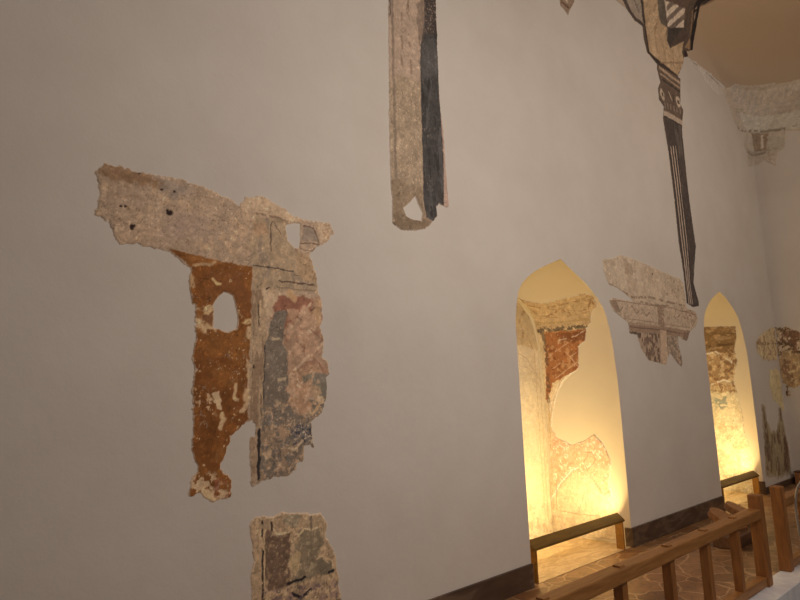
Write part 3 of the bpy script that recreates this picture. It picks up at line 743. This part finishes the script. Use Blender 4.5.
F.line([(690,-60),(688,0),(684.5,14)], .03, (76,56,42), .8); F.line([(700,-60),(697,4),(694,25),(691.5,50)], .13, (26,19,17)); F.line([(695.5,8),(693,24)], .03, (120,98,80), .9, .2)
F.fill([(698,-60),(740,-60),(730,-10),(719,1),(709,6),(699,6)], (34,30,31), .01, .01, part=up_, var=.2); F.fill([(683.5,50),(688,55),(684,58)], (40,24,22), .006, .01, var=0)
# capital
cp = F.fill([(656,64),(677,77),(682,80),(682,112),(680,122),(663,112),(662,104),(657,92)], (78,62,50), .01, .01, part='painted_capital', var=.18)
F.line([(659,68),(668,75),(679,83)], .05, (136,112,90)); F.line([(660,74),(670,82),(680,89)], .03, (134,110,88)); F.line([(662,80),(672,87),(680,93)], .03, (44,35,30))
F.blob((661.5,94), .075, (146,126,106), 1, .3, 0, 1.2); F.blob((661.8,94.5), .035, (60,48,40), 1, .3); F.blob((677.5,102), .085, (148,128,108), 1, .3, 0, 1.2); F.blob((677.8,102.5), .04, (62,50,42), 1, .3); F.line([(668,93),(671,100)], .035, (140,118,98)); F.line([(672,95),(673,102)], .03, (40,32,28))
F.line([(681,92),(682,108)], .05, (34,27,24)); 
for x in (664,667,670,673,676,679): F.line([(x,103+(x-664)*.35),(x+.4,108+(x-664)*.35)], .02, (140,120,100), .7)
F.line([(663,113),(671,117),(681,123)], .09, (138,118,100)); F.line([(663,116.5),(671,120.5),(681,126.5)], .03, (44,36,32))
# shaft
sh = F.fill([(663.5,117),(681.5,127),(685,165),(688.5,197.6),(695,240),(695.5,247),(694.5,262),(693.5,283),(699,302),(690,312),(684,272),(678,240),(674,200),(668,153)], (56,46,40), .004, .006, part='fluted_shaft', var=.14)
F.spots(.08, .3, (86,74,64), sh, seed=5, k=.5, stretch=(1, .15))
def along(f, y0=147, y1=304):
    pts = []
    for y in np.linspace(y0, y1, 8):
        L = np.interp(y, [118,153,200,240,272,305], [663,668.9,674.7,678.8,683.7,687]); R = np.interp(y, [118,153,200,240,262,283,305], [681,683.8,688.8,694.4,694.2,693.6,698])
        pts.append((L+f*(R-L), y))
    return pts
for f_, c_, w_ in ((.13,(146,124,106),.030),(.29,(150,128,110),.030),(.45,(138,118,102),.026)):
    F.line(along(f_), w_, c_, .95, 0, 0, .002)
for f_ in (.03, .21, .37, .53): F.line(along(f_), .022, (40,32,28), .9, 0, 0, .002)
F.build('fresco_fragment', 'tall slanting painted column with capital below angular brown and striped painting at upper right')

# 6 --- faded entablature fragment between the niches
out = [(602,259.5),(613,258.4),(620.6,254.7),(634.7,259.5),(652,267),(671.6,275.8),(680,279),(683,283),(686.5,308),(695.4,311.6),(697.6,320),(695.4,326.8),(690,331),(686.8,341),(682,339),(678,336),(678,344),(682.4,361.5),
       (681.3,367),(676,361.5),(669.4,352.8),(666,364.7),(660.7,363.6),(656,362),(648.8,360.4),(641,348.5),(637,335.4),(629.3,333.3),(628,322.4),(619.5,316),(612,309.4),(608.7,299.7),(613,297.5),(621.7,299.7),(633,301.5),
       (626,294.5),(617.4,287.5),(608.7,284.4),(603,270)]
F = Fresco(WALL, out, (), (.0075, .0065), seed=47, rag=.010, ragscale=.06, ref=(143,125,112), wear=.7, base=(143,127,112), rim=(144,127,112), rimw=.005, H=.006)
F.names[0] = 'faded_upper_band'
F.spots(.10, .15, (122,102,86), seed=1, k=.4, stretch=(1, .7)); F.spots(.07, .3, (148,128,112), seed=2, k=.5)
F.fill([(622,259),(630,262),(634,274),(626,276)], (112,92,78), .03, .02, k=.6); F.line([(620.5,256),(622,275),(626,286)], .014, (112,92,78), .6, .1)
F.blob((652,274), .015, (60,44,36)); F.spots(.03, .4, (98,78,66), F.mpoly([(664,276),(682,281),(684,300),(664,294)], .02, .02), seed=4, k=.7)
F.line([(626,294),(632,297.5),(648,297),(664,301),(684,306)], .035, (96,77,64), .8, .1); F.line([(609,284),(617,288),(626,294)], .02, (106,86,72), .7)
fz = F.fill([(605,296),(634,301),(664,304),(690,309),(700,314),(699,332),(686,328),(660,326),(640,325),(627,324),(606,312)], (138,120,105), .01, .006, part='painted_frieze', var=.10)
F.line([(612,300),(640,304),(670,308),(696,315)], .014, (100,80,68), .8); F.line([(640,302),(652,305),(668,306)], .025, (88,70,58), .7, .15); F.line([(622,318),(650,322),(690,328)], .012, (108,88,74), .7)
F.fill([(609,300),(616,300),(620,312),(614,311)], (98,80,68), .01, .006, k=.8)
zig = [(616,304),(619,312),(624,305),(628,313),(632,306),(636,314),(641,308),(646,316),(651,310)]
F.line(zig, .018, (84,66,56), .85, .1); F.line([(672,314),(676,319),(681,313),(685,320),(690,315),(693,322)], .02, (88,70,58), .85, .1); F.line([(681,312),(690,311),(696,318),(692,326)], .014, (92,74,62), .8)
F.fill([(657,306),(663,307),(664,328),(658,326)], (98,79,67), .02, .006, k=.9); F.spots(.02, .2, (140,120,102), F.mpoly([(657,306),(663,307),(664,328),(658,326)], .0, .01), seed=6, k=.8)
F.spots(.03, .3, (112,92,78), fz, seed=7, k=.6)
F.fill([(627,322),(660,326),(692,331),(688,338),(660,334),(629,331)], (112,92,78), .008, .006, part='painted_moulding', var=.12); F.line([(629,327),(660,330),(690,335)], .016, (84,66,56)); F.line([(629,324),(660,326.5)], .01, (140,120,102), .7)
lf1 = F.fill([(628,331),(660,334),(660,366),(636,366),(630,340)], (84,67,57), .008, .006, part='painted_leaf_panels', var=.15); F.spots(.035, .05, (132,112,96), lf1, seed=9, k=.85, stretch=(1, .6))
lf2 = F.fill([(666,335),(678,336),(684,370),(668,360)], (104,90,80), .008, .006, part='painted_leaf_panels', var=.15); F.spots(.035, .1, (136,116,100), lf2, seed=10, k=.8)
F.fill([(629,331),(641,333),(640,338),(630,336)], (60,46,40), .01, .006, k=.8); F.fill([(683,332),(690,333),(687,342),(682,340)], (98,78,66), .01, .006)
F.fill([(659.5,330),(666,331),(667,352),(665.5,366),(660,366),(659,350)], (142,120,103), .006, .006, part='painted_pilaster', var=.1); F.line([(660,332),(660,362)], .012, (76,60,52), .8); F.line([(666,333),(667.5,352)], .012, (90,72,62), .8)
F.build('fresco_fragment', 'faded grey entablature fragment with frieze and leaf panels between the two lit niches')

# 7 --- niche 1 back wall
NR = (236,206,132)
out = [(505,301),(517,298.5),(527.5,306),(536,327),(541,352),(545.5,398),(549,440),(554,534),(500,552),(490,300)]
F = Fresco(BACK1, out, (), (.006, .006), seed=53, rag=.004, ragscale=.05, warm=(1, 1, 1), ref=NR, wear=.45, base=(236,202,122), rim=(236,206,136), rimw=.006, H=.006, amin=4.71, amax=6.54)
F.spots(.12, .1, (222,188,112), seed=1, k=.4); F.spots(.03, .45, (240,212,140), seed=2, k=.4)
F.names[0] = 'pale_lower_field'
F.fill([(500,296),(520,299),(529,308),(535,330),(540,352),(520,345),(500,342)], (212,172,92), .02, .02, part='brown_upper_field', k=.8, var=.15); F.spots(.05, .25, (176,130,62), F.mpoly([(500,296),(529,308),(538,340),(500,335)], .02, .03), seed=3, k=.6, stretch=(1, .4))
F.line([(505,328),(524,329),(534,338)], .012, (240,214,146), .7, .1); F.line([(516,299),(524,308),(530,320)], .02, (120,84,48), .7, .15)
F.line([(517,330),(526,334),(534,352)], .014, (166,128,72), .7, .1)
F.line([(516,352),(526,358),(534,372),(540,380)], .009, (196,158,96), .7); F.line([(518,365),(528,368),(537,378)], .009, (204,166,100), .6)
for x0, x1 in ((538,548),(534,545)): F.line([(x0,352),(x1,520)], .012, (204,160,84), .6, 0)
F.line([(542,372),(547,450),(552,520)], .02, (190,150,80), .55, .1)
F.spots(.06, .2, (196,158,92), F.mpoly([(500,505),(553,505),(554,540),(500,560)], .02, .04), seed=6, k=.6)
F.build('niche_painting', 'yellow-lit faded painting on the back wall of the large niche, left of its inner corner')

# 8 --- niche 1 right jamb, one continuous painted fragment
out = [(516,296),(524,300),(543,303),(560,299),(585,293),(594,296),(598,306),(592,312),(591,323),(587,328),(586,340.6),(579,346.4),(579,368.6),(572,374),(564,381),(558,392),(553,410),(552,428),(558,438),(573,445),(585,440),(594,434),(603.5,444),
       (611.6,461),(609,483),(612,494),(618,502),(622,516),(622,540),(553,535),(549,450),(545,398),(540,352),(536,328),(528,308)]
F = Fresco(J1, out, (), (.0055, .006), seed=59, rag=.010, ragscale=.05, warm=(1, 1, 1), ref=NR, wear=.6, base=(234,198,122), rim=(242,216,146), rimw=.010, amin=-4.63, amax=-3.62, H=.007)
F.names[0] = 'pale_lower_field'
F.spots(.08, .15, (226,186,110), seed=1, k=.5)
fr = F.fill([(514,292),(543,300),(560,296),(594,290),(602,306),(594,324),(536,330),(526,308)], (214,176,104), .008, .008, part='painted_frieze', var=.12)
F.line([(528,305),(545,308),(562,304),(592,298)], .03, (172,130,70), .75, .05); F.line([(531,318),(560,317),(592,311)], .02, (186,144,80), .7, .05)
F.line([(533,311),(540,316),(548,316),(556,312),(560,307),(566,312),(576,313),(588,308),(591,300),(597,308)], .025, (150,104,54), .75, .1)
F.line([(537,323),(560,322),(590,319)], .03, (198,160,84), .7); F.line([(520,298),(530,312),(534,320)], .03, (144,102,56), .6, .1)
F.spots(.04, .35, (182,138,76), fr, seed=3, k=.5)
F.line([(539,331),(552,330),(586,326)], .05, (96,76,46), .85, .2); F.spots(.02, .2, (84,66,42), F.mpoly([(538,327),(588,323),(588,331),(538,335)], .005, .01), seed=4, k=.7)
rp = F.fill([(544,332),(586,329),(588,341),(580,348),(581,370),(566,376),(553,383),(548,402),(546,398)], (178,112,52), .01, .006, part='red_panel', var=.16, vs=.06)
F.spots(.05, .2, (214,160,88), rp, seed=5, k=.7); F.spots(.05, .3, (134,72,32), rp, seed=6, k=.7)
F.fill([(562,333),(586,331),(586,340),(574,342),(560,340)], (128,72,34), .01, .01, k=.7)
for p, q in (((548,372),(580,350)),((556,378),(580,360)),((547,358),(572,340)),((558,344),(580,368))):
    F.line([p, q], .014, (226,180,112), .7, .15)
F.line([(555,352),(560,340),(576,336),(588,329)], .014, (236,204,140), .7, .1); F.line([(586,342),(579,347)], .016, (246,220,156))
F.line([(543,334),(546,352),(548,376),(549,402)], .05, (112,84,50), .8, .3)
F.line([(581,369),(570,374),(562,382),(556,398),(553,416),(552,426)], .016, (250,228,166)); F.line([(559,383),(553,398),(550,412),(549,400)], .012, (250,226,160), .8)
F.line([(549,400),(550,428),(552,470),(554,520)], .018, (186,146,80), .55, .15)
lp = F.fill([(553,432),(558,438),(573,445),(585,440),(594,434),(603.5,444),(612,461),(609,483),(611,495),(600,494),(592,480),(575,470),(566,480),(556,494),(551,460)], (234,182,112), .012, .01, part='orange_figure_panel', var=.08)
F.line([(558,438),(566,443),(573,445),(585,440),(594,434),(603,444),(611,461)], .016, (172,132,76), .9)
F.spots(.04, .2, (222,160,92), lp, seed=9, k=.6); F.spots(.03, .35, (250,220,150), lp, seed=10, k=.8)
F.line([(586,452),(592,452),(596,460),(588,470),(584,462),(588,456)], .012, (198,140,80), .8); F.line([(596,484),(604,494),(610,492)], .03, (206,146,92), .8); F.line([(552,500),(560,484),(572,470),(578,468)], .014, (250,226,160), .9)
F.line([(556.7,480),(557,510),(578,514),(601,516)], .010, (176,142,84), .8); F.line([(580,478),(593,478),(588,490),(589,500),(594,512)], .008, (160,150,110), .7); F.line([(582,478),(585,490),(583,500),(579,512)], .008, (160,150,110), .7); F.line([(586,500),(586,512)], .008, (170,150,104), .6)
F.spots(.06, .1, (206,172,108), F.mpoly([(553,515),(622,515),(622,545),(553,540)], .02, .03), seed=12, k=.6)
F.build('niche_painting', 'frieze, red panel and pale figures painted on the right jamb of the large niche')

# 9 --- niche 2 jamb
out = [(700,327),(719,326),(735.8,325.8),(737,335),(734.7,349.7),(737.7,360.7),(734,379),(737.7,393.7),(743,415.7),(745,434),(750.5,448.7),(756,467),(758.6,478),(758.5,510),(715,510),(700,420)]
F = Fresco(J2, out, (), (.007, .008), seed=67, rag=.010, ragscale=.06, warm=(1, 1, 1), ref=(222,186,112), base=(222,186,108), rim=(226,190,118), rimw=.008, amin=-4.63, amax=-3.60, H=.006)
F.names[0] = 'pale_lower_field'
F.spots(.12, .2, (204,166,92), seed=1, k=.5)
ub = F.fill([(700,325),(738,324),(737,352),(700,358)], (138,98,46), .01, .01, part='brown_band', var=.2); F.spots(.1, .2, (184,140,74), ub, seed=2, k=.6, stretch=(1, 2.0)); F.line([(704,346),(736,344)], .04, (96,62,28), .8, .2); F.line([(704,334),(736,333)], .02, (108,76,38), .6, .2)
mb = F.fill([(700,354),(738,352),(735,378),(738,392),(700,392)], (176,130,66), .03, .02, part='ochre_field', var=.18); F.spots(.07, .1, (214,172,96), mb, seed=4, k=.75); F.spots(.07, .3, (124,80,36), mb, seed=5, k=.7)
F.line([(706,354),(716,352),(726,358),(735,364)], .03, (234,200,128), .8, .1); F.line([(712,384),(724,380),(736,384)], .03, (236,204,132), .8, .1)
F.spots(.06, .1, (140,134,86), F.mpoly([(714,398),(730,396),(728,408),(716,410)], .02, .03), seed=7, k=.8)
F.spots(.08, .25, (200,156,84), F.mpoly([(705,420),(745,420),(755,480),(710,490)], .02, .05), seed=8, k=.55)
F.line([(738,392),(743,415),(745,434),(751,449),(758,470)], .02, (168,126,70), .8, .1)
F.build('niche_painting', 'brown-topped painting on the jamb of the smaller lit niche near the corner')

# 10 --- stained fragments by the far corner
CR = (118,98,78)
F = Fresco(WALL, [(755,341),(761.5,334),(772.5,327),(774.4,327.5),(777.2,352),(777.2,360),(770,360),(763,359.5),(758,354)], (), (.012, .009), warm=(1, .98, .86), seed=71, rag=.040, ragscale=.07, ref=CR, base=(124,98,72), rim=(118,94,70), rimw=.01, H=.005, amax=EX-.005)
F.line([(756,343),(765,344),(776,342)], .06, (80,54,34), .8, .3); F.line([(764,336),(764,356)], .04, (84,60,38), .7, .3); F.spots(.06, .15, (92,62,44), seed=2, k=.7); F.spots(.05, .4, (140,114,86), seed=3, k=.6)
F.build('fresco_fragment', 'small pale tan patch with red-brown cross marks, left of the far corner')
F = Fresco(WALL, [(770,370),(777,369),(779.5,372),(783,400),(784,412),(779,406),(772.5,398),(769,383)], (), (.012, .010), warm=(1, .98, .86), seed=73, rag=.040, ragscale=.07, ref=CR, base=(128,104,76), rim=(122,100,74), rimw=.01, H=.004, amax=EX-.005)
F.build('fresco_fragment', 'plain pale peach plaster patch below the red-brown cross-marked one')
F = Fresco(END, [(775.5,327),(789,327),(800,333),(815,342),(818,380),(800,385),(794.5,387),(789,388),(788.5,402),(787,404),(786,388),(781,378),(777.5,363)], (), (.007, .010), warm=(1, .98, .86), seed=79, rag=.040, ragscale=.06, ref=(112,92,70), base=(104,76,50), rim=(112,88,62), rimw=.006, H=.006, amin=-(WY-.004))
F.names[0] = 'tan_field'
d_ = F.fill([(776,326),(789,326),(800,333),(800,352),(786,350),(781,360),(777,352)], (64,43,28), .05, .02, part='dark_red_field', var=.2); F.spots(.05, .25, (126,100,80), d_, seed=1, k=.85)
F.line([(783,350),(792,352),(805,352)], .04, (38,20,16), .9, .1); F.spots(.06, .1, (76,46,30), seed=3, k=.7, stretch=(1, .4)); F.spots(.04, .4, (134,104,74), seed=4, k=.6); F.line([(786.5,386),(787,402)], .03, (50,28,20))
F.build('fresco_fragment', 'dark red-brown stained painting on the end wall just right of the corner')
F = Fresco(WALL, [(761,404),(765,404),(767,420),(771,430),(776,431),(778.5,420),(778.5,408),(781,408),(783,420),(785.5,433),(788,444),(790,462),(791,474),(780,478),(766,477),(764,450),(762.4,424)], (), (.012, .010), warm=(1, .98, .86), seed=83, rag=.040, ragscale=.08, ref=CR, base=(92,73,54), rim=(108,88,68), rimw=.05, H=.003, wear=.5, amax=EX-.005)
F.spots(.16, .0, (66,46,30), seed=1, k=.6, stretch=(1, .6)); F.spots(.1, .3, (60,36,24), seed=2, k=.7, stretch=(1, .5)); F.spots(.1, .35, (112,90,68), seed=3, k=.6, stretch=(1, .5))
F.line([(763,405),(764,416),(765,428)], .06, (64,40,28), .8, .2); F.line([(780,409),(780,420)], .06, (66,42,30), .8, .2); F.fill([(783,434),(788,444),(788,468),(783,470),(784,450)], (62,38,26), .05, .03, k=.8)
F.spots(.10, .25, (98,78,56), seed=5, k=.8, stretch=(1, .4)); F.line([(772,436),(771,470)], .10, (70,48,30), .7, .2); F.line([(785,440),(787,468)], .14, (58,38,24), .8, .2)
F.build('fresco_fragment', 'brown stained patch reaching almost to the floor between the smaller niche and the corner')

# 11 --- worn plaster cornice and capital remains on the corner pendentive
class Corner:
    """a = length-like parameter across the pendentive (0..1)*L, b = z"""
    L = 1.3
    def __init__(s):
        dg = bpy.context.evaluated_depsgraph_get()
        vs_, fs_ = [], []
        n = 40; Z = np.linspace(5.6, 7.6, 110)
        for z in Z:
            S = section(z, n-2)
            for x, y in [(S[0][0]-3, S[0][1])]+list(S)+[(S[-1][0], S[-1][1]-3)]: vs_.append((x, y, z))
        for i in range(len(Z)-1):
            for j in range(n-1): fs_.append((i*n+j, i*n+j+1, (i+1)*n+j+1, (i+1)*n+j))
        s.bvh = BVHTree.FromPolygons(vs_, fs_)
    def uv(s, p):
        d = ray(*p).normalized(); hit = s.bvh.ray_cast(Vector((0, 0, EYE)), d)[0]
        if hit is None: hit = Vector((EX, WY, on_wall(*p)[1]))
        return ((hit.x-hit.y)*.7071, hit.z)
    def xyz(s, a, b, h):
        out = np.zeros((a.size, 3))
        for z in np.unique(b):
            k = b == z; S = section(float(z), 120); q = (S[:, 0]-S[:, 1])*.7071
            x = np.interp(a[k], q, S[:, 0]); y = np.interp(a[k], q, S[:, 1])
            over = np.where(a[k] > q[-1], a[k]-q[-1], 0)*1.4142; y = y-over      # on along the end wall
            und = np.where(a[k] < q[0], q[0]-a[k], 0)*1.4142; x = x-und          # on along the long wall
            out[k] = np.stack([x-h[k]*.707, y-h[k]*.707, np.full(k.sum(), z)], 1)
        return out
CO = Corner()
CV = (132,106,82)
F = Fresco(CO, [(722,88),(735,84),(752,86),(770,84),(790,82),(815,76),(815,100),(806,127),(800,131),(786,131),(784,148),(778,152),(776,166),(764,160),(758,164),(748,166),(746,150),(744,146),(746,133),(738,130),(732,116),(728,104)], (), (.008, .0075), seed=91, rag=.012, ragscale=.08, ref=CV, warm=(1, .98, .94), wear=.7, base=(127,101,78), rim=(130,103,79), rimw=.01, H=.014)
F.names[0] = 'cornice'
F.spots(.10, .1, (124,100,78), seed=1, k=.6, dh=-.006)
F.fill([(738,112),(798,110),(800,128),(745,130)], (130,107,84), .01, .01, part='abacus_block', var=.05, dh=.012)
F.line([(730,106),(750,109),(775,108),(812,104)], .04, (116,92,70), .8, .15, -.012); F.line([(735,111),(750,113),(790,111)], .05, (116,92,70), .8, .1, -.012)
for x in (730, 742, 756, 770, 784, 798):
    F.line([(x,100),(x+3,91),(x+8,90),(x+12,99)], .045, (118,94,72), .75, .1, -.010)
F.line([(733,124),(740,130),(752,131),(770,131),(788,129),(802,124)], .05, (94,72,52), .9, .1, -.012)
F.fill([(744,133),(784,132),(783,147),(745,149)], (124,100,77), .006, .006, part='capital', var=.06)
F.fill([(751,133),(768,133),(766,150),(754,152)], (100,74,52), .012, .01, k=.95, dh=-.004); F.line([(757,136),(757,150)], .04, (84,62,44), .8, .1); F.line([(762,136),(762,148)], .03, (140,116,90), .8)
F.line([(744,148),(784,146)], .04, (106,82,62), .8, .15); F.line([(748,153),(764,153)], .05, (92,70,52), .85); F.line([(768,148),(770,164)], .03, (110,86,64), .7); F.line([(746,152),(747,165)], .025, (118,94,72), .6); F.line([(772,165),(778,164)], .02, (116,92,70), .6); F.line([(784,132),(784,147)], .03, (116,92,70), .6)
F.build('capital_remains', 'worn plaster cornice and capital remains high in the far corner under the vault', 'relief')
# scored line along the foot of the vault
F = Fresco(WALL, [(688.5,59.5),(694,61),(706,70),(722,84),(730,96),(728,98),(722,94),(717,96),(711,88),(703,80),(699,73),(692,66)], (), (.012, .008), seed=93, rag=.02, ragscale=.1, ref=(150,126,102), warm=(1, 1, 1), wear=.3, base=(150,126,102), rim=(150,126,102), rimw=.005, H=.004)
F.line([(690,60),(700,67.5),(710,76),(720,86)], .03, (112,88,66), .9, .1, -.003); F.line([(692,60),(702,66),(712,74)], .018, (166,142,116), .8, .1)
for p, q in (((698,70),(699,78)),((704,74),(706,84)),((710,80),(712,90)),((716,86),(718,95))): F.line([p, q], .025, (170,146,120), .7, .15)
F.build('plaster_edging', 'thin chipped plaster edging where the long wall meets the shaded vault', 'plaster')
#@@END
# ------------------------------------------------------------------ niche light rails
def light_rail(x0, x1, name, label, power):
    r = empty(name, ((x0+x1)/2, WY+.05, 0)); tag(r, label, 'light rail', 'light rails across the niches')
    L = (x1-x0)/2
    bm = bmesh.new()
    prism(bm, [(-.055, .300), (-.045, .292), (.030, .345), (.045, .372), (.030, .380), (-.050, .318)], 'x', -L, L, .002)
    link_bm('top_bar', bm, M_gold, r)
    for sx in (-1, 1):
        bm = bmesh.new(); cx = sx*(L-.035)
        box(bm, cx-.011, cx+.011, -.045, .045, .001, .318, .002)
        link_bm('post', bm, M_goldv, r)
    # LED strip under the inner lip
    m, nt, b = mat('warm_led', (1, .8, .4), .5)
    b.inputs['Emission Color'].default_value = (1, .66, .24, 1); b.inputs['Emission Strength'].default_value = 12
    bm = bmesh.new(); box(bm, -L+.06, L-.06, .034, .042, .346, .356)
    link_bm('led_strip', bm, m, r)
    o = area('niche_led', ((x0+x1)/2+.03, WY+.10, .36), ((x0+x1)/2+.03, WY+.70, .88), x1-x0-.14, power, (1, .68, .25), .02)
    return r
light_rail(4.76, 6.42, 'niche_light_rail', 'low golden light rail across the foot of the large niche', 33)
light_rail(9.16, 10.62, 'niche_light_rail', 'low golden light rail across the foot of the smaller far niche', 28)

# ------------------------------------------------------------------ timber balustrade
def newel(name_parent, x, y, z1, bw=.052):
    bm = bmesh.new(); box(bm, x-bw, x+bw, y-bw, y+bw, .003, z1, .014)
    return link_bm('newel_post', bm, M_woodv, name_parent)
def balustrade(x0, x1, xs, newels, label, z=.66):
    yc = 2.115
    r = empty('balustrade', ((x0+x1)/2, yc, 0)); tag(r, label, 'balustrade', 'timber balustrades on the marble kerb')
    ox = (x0+x1)/2
    bm = bmesh.new(); box(bm, x0-ox, x1-ox, -.052, .052, z-.085, z, .010); link_bm('top_rail', bm, M_wood, r)
    bm = bmesh.new(); box(bm, x0-ox, x1-ox, -.035, .035, .012, .085, .006); link_bm('bottom_rail', bm, M_wood, r)
    for x in xs:
        bm = bmesh.new(); box(bm, x-ox-.033, x-ox+.033, -.033, .033, .083, z-.083, .004)
        b = link_bm('baluster', bm, M_woodv, r)
        bm = bmesh.new(); box(bm, x-ox-.030, x-ox+.030, -.026, .026, z-.01, z+.012, .005)
        link_bm('tenon', bm, M_wood, b)
    for x in newels: newel(r, x-ox, 0, .775)
    return r
balustrade(-.6, 6.04, [.4, 1.2, 2.0, 2.85, 3.66, 4.32, 4.94, 5.53], [6.085], 'long pine balustrade in the foreground ending in a square post at the gap')
balustrade(6.72, 9.9, [7.35, 8.0, 8.65, 9.3], [6.67], 'second pine balustrade beyond the gap, at the right edge of the photo')

# ------------------------------------------------------------------ wooden book stand, box and tube
def rounded_board(L, W, T, mat_, name, parent, M4):
    bm = bmesh.new(); pts = [(-L/2, -W/2), (L/2-W/2, -W/2)]
    for k in range(1, 8):
        a = -math.pi/2+math.pi*k/8; pts.append((L/2-W/2+math.cos(a)*W/2, math.sin(a)*W/2))
    pts += [(L/2-W/2, W/2), (-L/2, W/2)]
    prism(bm, pts, 'z', -T/2, T/2, .004)
    bmesh.ops.transform(bm, matrix=M4, verts=bm.verts)
    return link_bm(name, bm, mat_, parent)

# sloping round-ended beams leaning on a low dark box
def gp(px, py, z):
    d = ray(px, py); k = (z-EYE)/d.z; return Vector((d.x*k, d.y*k, z))
st_ = empty('sloping_stand', (7.55, 2.85, 0)); tag(st_, 'pair of round-ended sloping wooden beams behind the balustrade, near its end post', 'wooden stand')
def beam(tip, end, W, T, name):
    d = (end-tip); L = d.length; x = d.normalized(); y = Vector((0, 0, 1)).cross(x).normalized(); z = x.cross(y)
    Mx = Matrix((( -x.x, -y.x, z.x, 0), (-x.y, -y.y, z.y, 0), (-x.z, -y.z, z.z, 0), (0, 0, 0, 1)))
    Mx.translation = (tip+end)/2-Vector((7.55, 2.85, 0))
    rounded_board(L, W, T, M_rahle, name, st_, Mx)
beam(gp(710, 510, .30), gp(741, 531, .12), .25, .075, 'beam')
beam(gp(725, 504, .33), gp(754, 519, .19), .24, .075, 'beam')
bm = bmesh.new(); box(bm, -.45, .35, -.15, .10, .002, .12, .006); link_bm('low_block', bm, M_dark, st_)
bm = bmesh.new(); box(bm, .42, .80, .02, .26, .002, .18, .006); link_bm('low_block', bm, M_dark, st_)
# small box in the corner
cb = empty('wooden_box', (12.12, 3.43, 0)); tag(cb, 'small brown wooden box on the floor in the far corner', 'box')
bm = bmesh.new(); box(bm, -.08, .08, -.09, .09, .002, .20, .006); link_bm('body', bm, M_rahle, cb)
bm = bmesh.new(); box(bm, -.088, .088, -.098, .098, .20, .222, .004); link_bm('lid', bm, M_dark, cb)
# bent tube
m_tube, nt, b = mat('pale_grey_metal', (.50, .46, .42), .35, .6)
dh = Vector((6.86, 2.0, 0)); vdir = Vector((dh.x, dh.y, 0)).normalized(); side = Vector((vdir.y, -vdir.x, 0))
cu = bpy.data.curves.new('metal_tube', 'CURVE'); cu.dimensions = '3D'; cu.bevel_depth = .011; cu.bevel_resolution = 4; cu.use_fill_caps = True
pts = [(.045, .004), (.012, .17), (-.004, .36), (-.006, .52), (.012, .68), (.05, .78), (.12, .84), (.21, .84), (.28, .78), (.318, .68), (.335, .5), (.33, .3), (.30, .004)]
sp = cu.splines.new('BEZIER'); sp.bezier_points.add(len(pts)-1)
for p_, (u_, z_) in zip(sp.bezier_points, pts):
    p_.co = side*(u_-.025)+Vector((0, 0, z_)); p_.handle_left_type = p_.handle_right_type = 'AUTO'
tmp = bpy.data.objects.new('tmp', cu); COL.objects.link(tmp)
me = bpy.data.meshes.new_from_object(tmp.evaluated_get(bpy.context.evaluated_depsgraph_get()))
bpy.data.objects.remove(tmp); me.materials.clear(); me.materials.append(m_tube)
tube = bpy.data.objects.new('metal_hoop', me); COL.objects.link(tube); tube.location = dh
tag(tube, 'thin pale bent metal hoop standing on the marble kerb at the right edge', 'hoop')
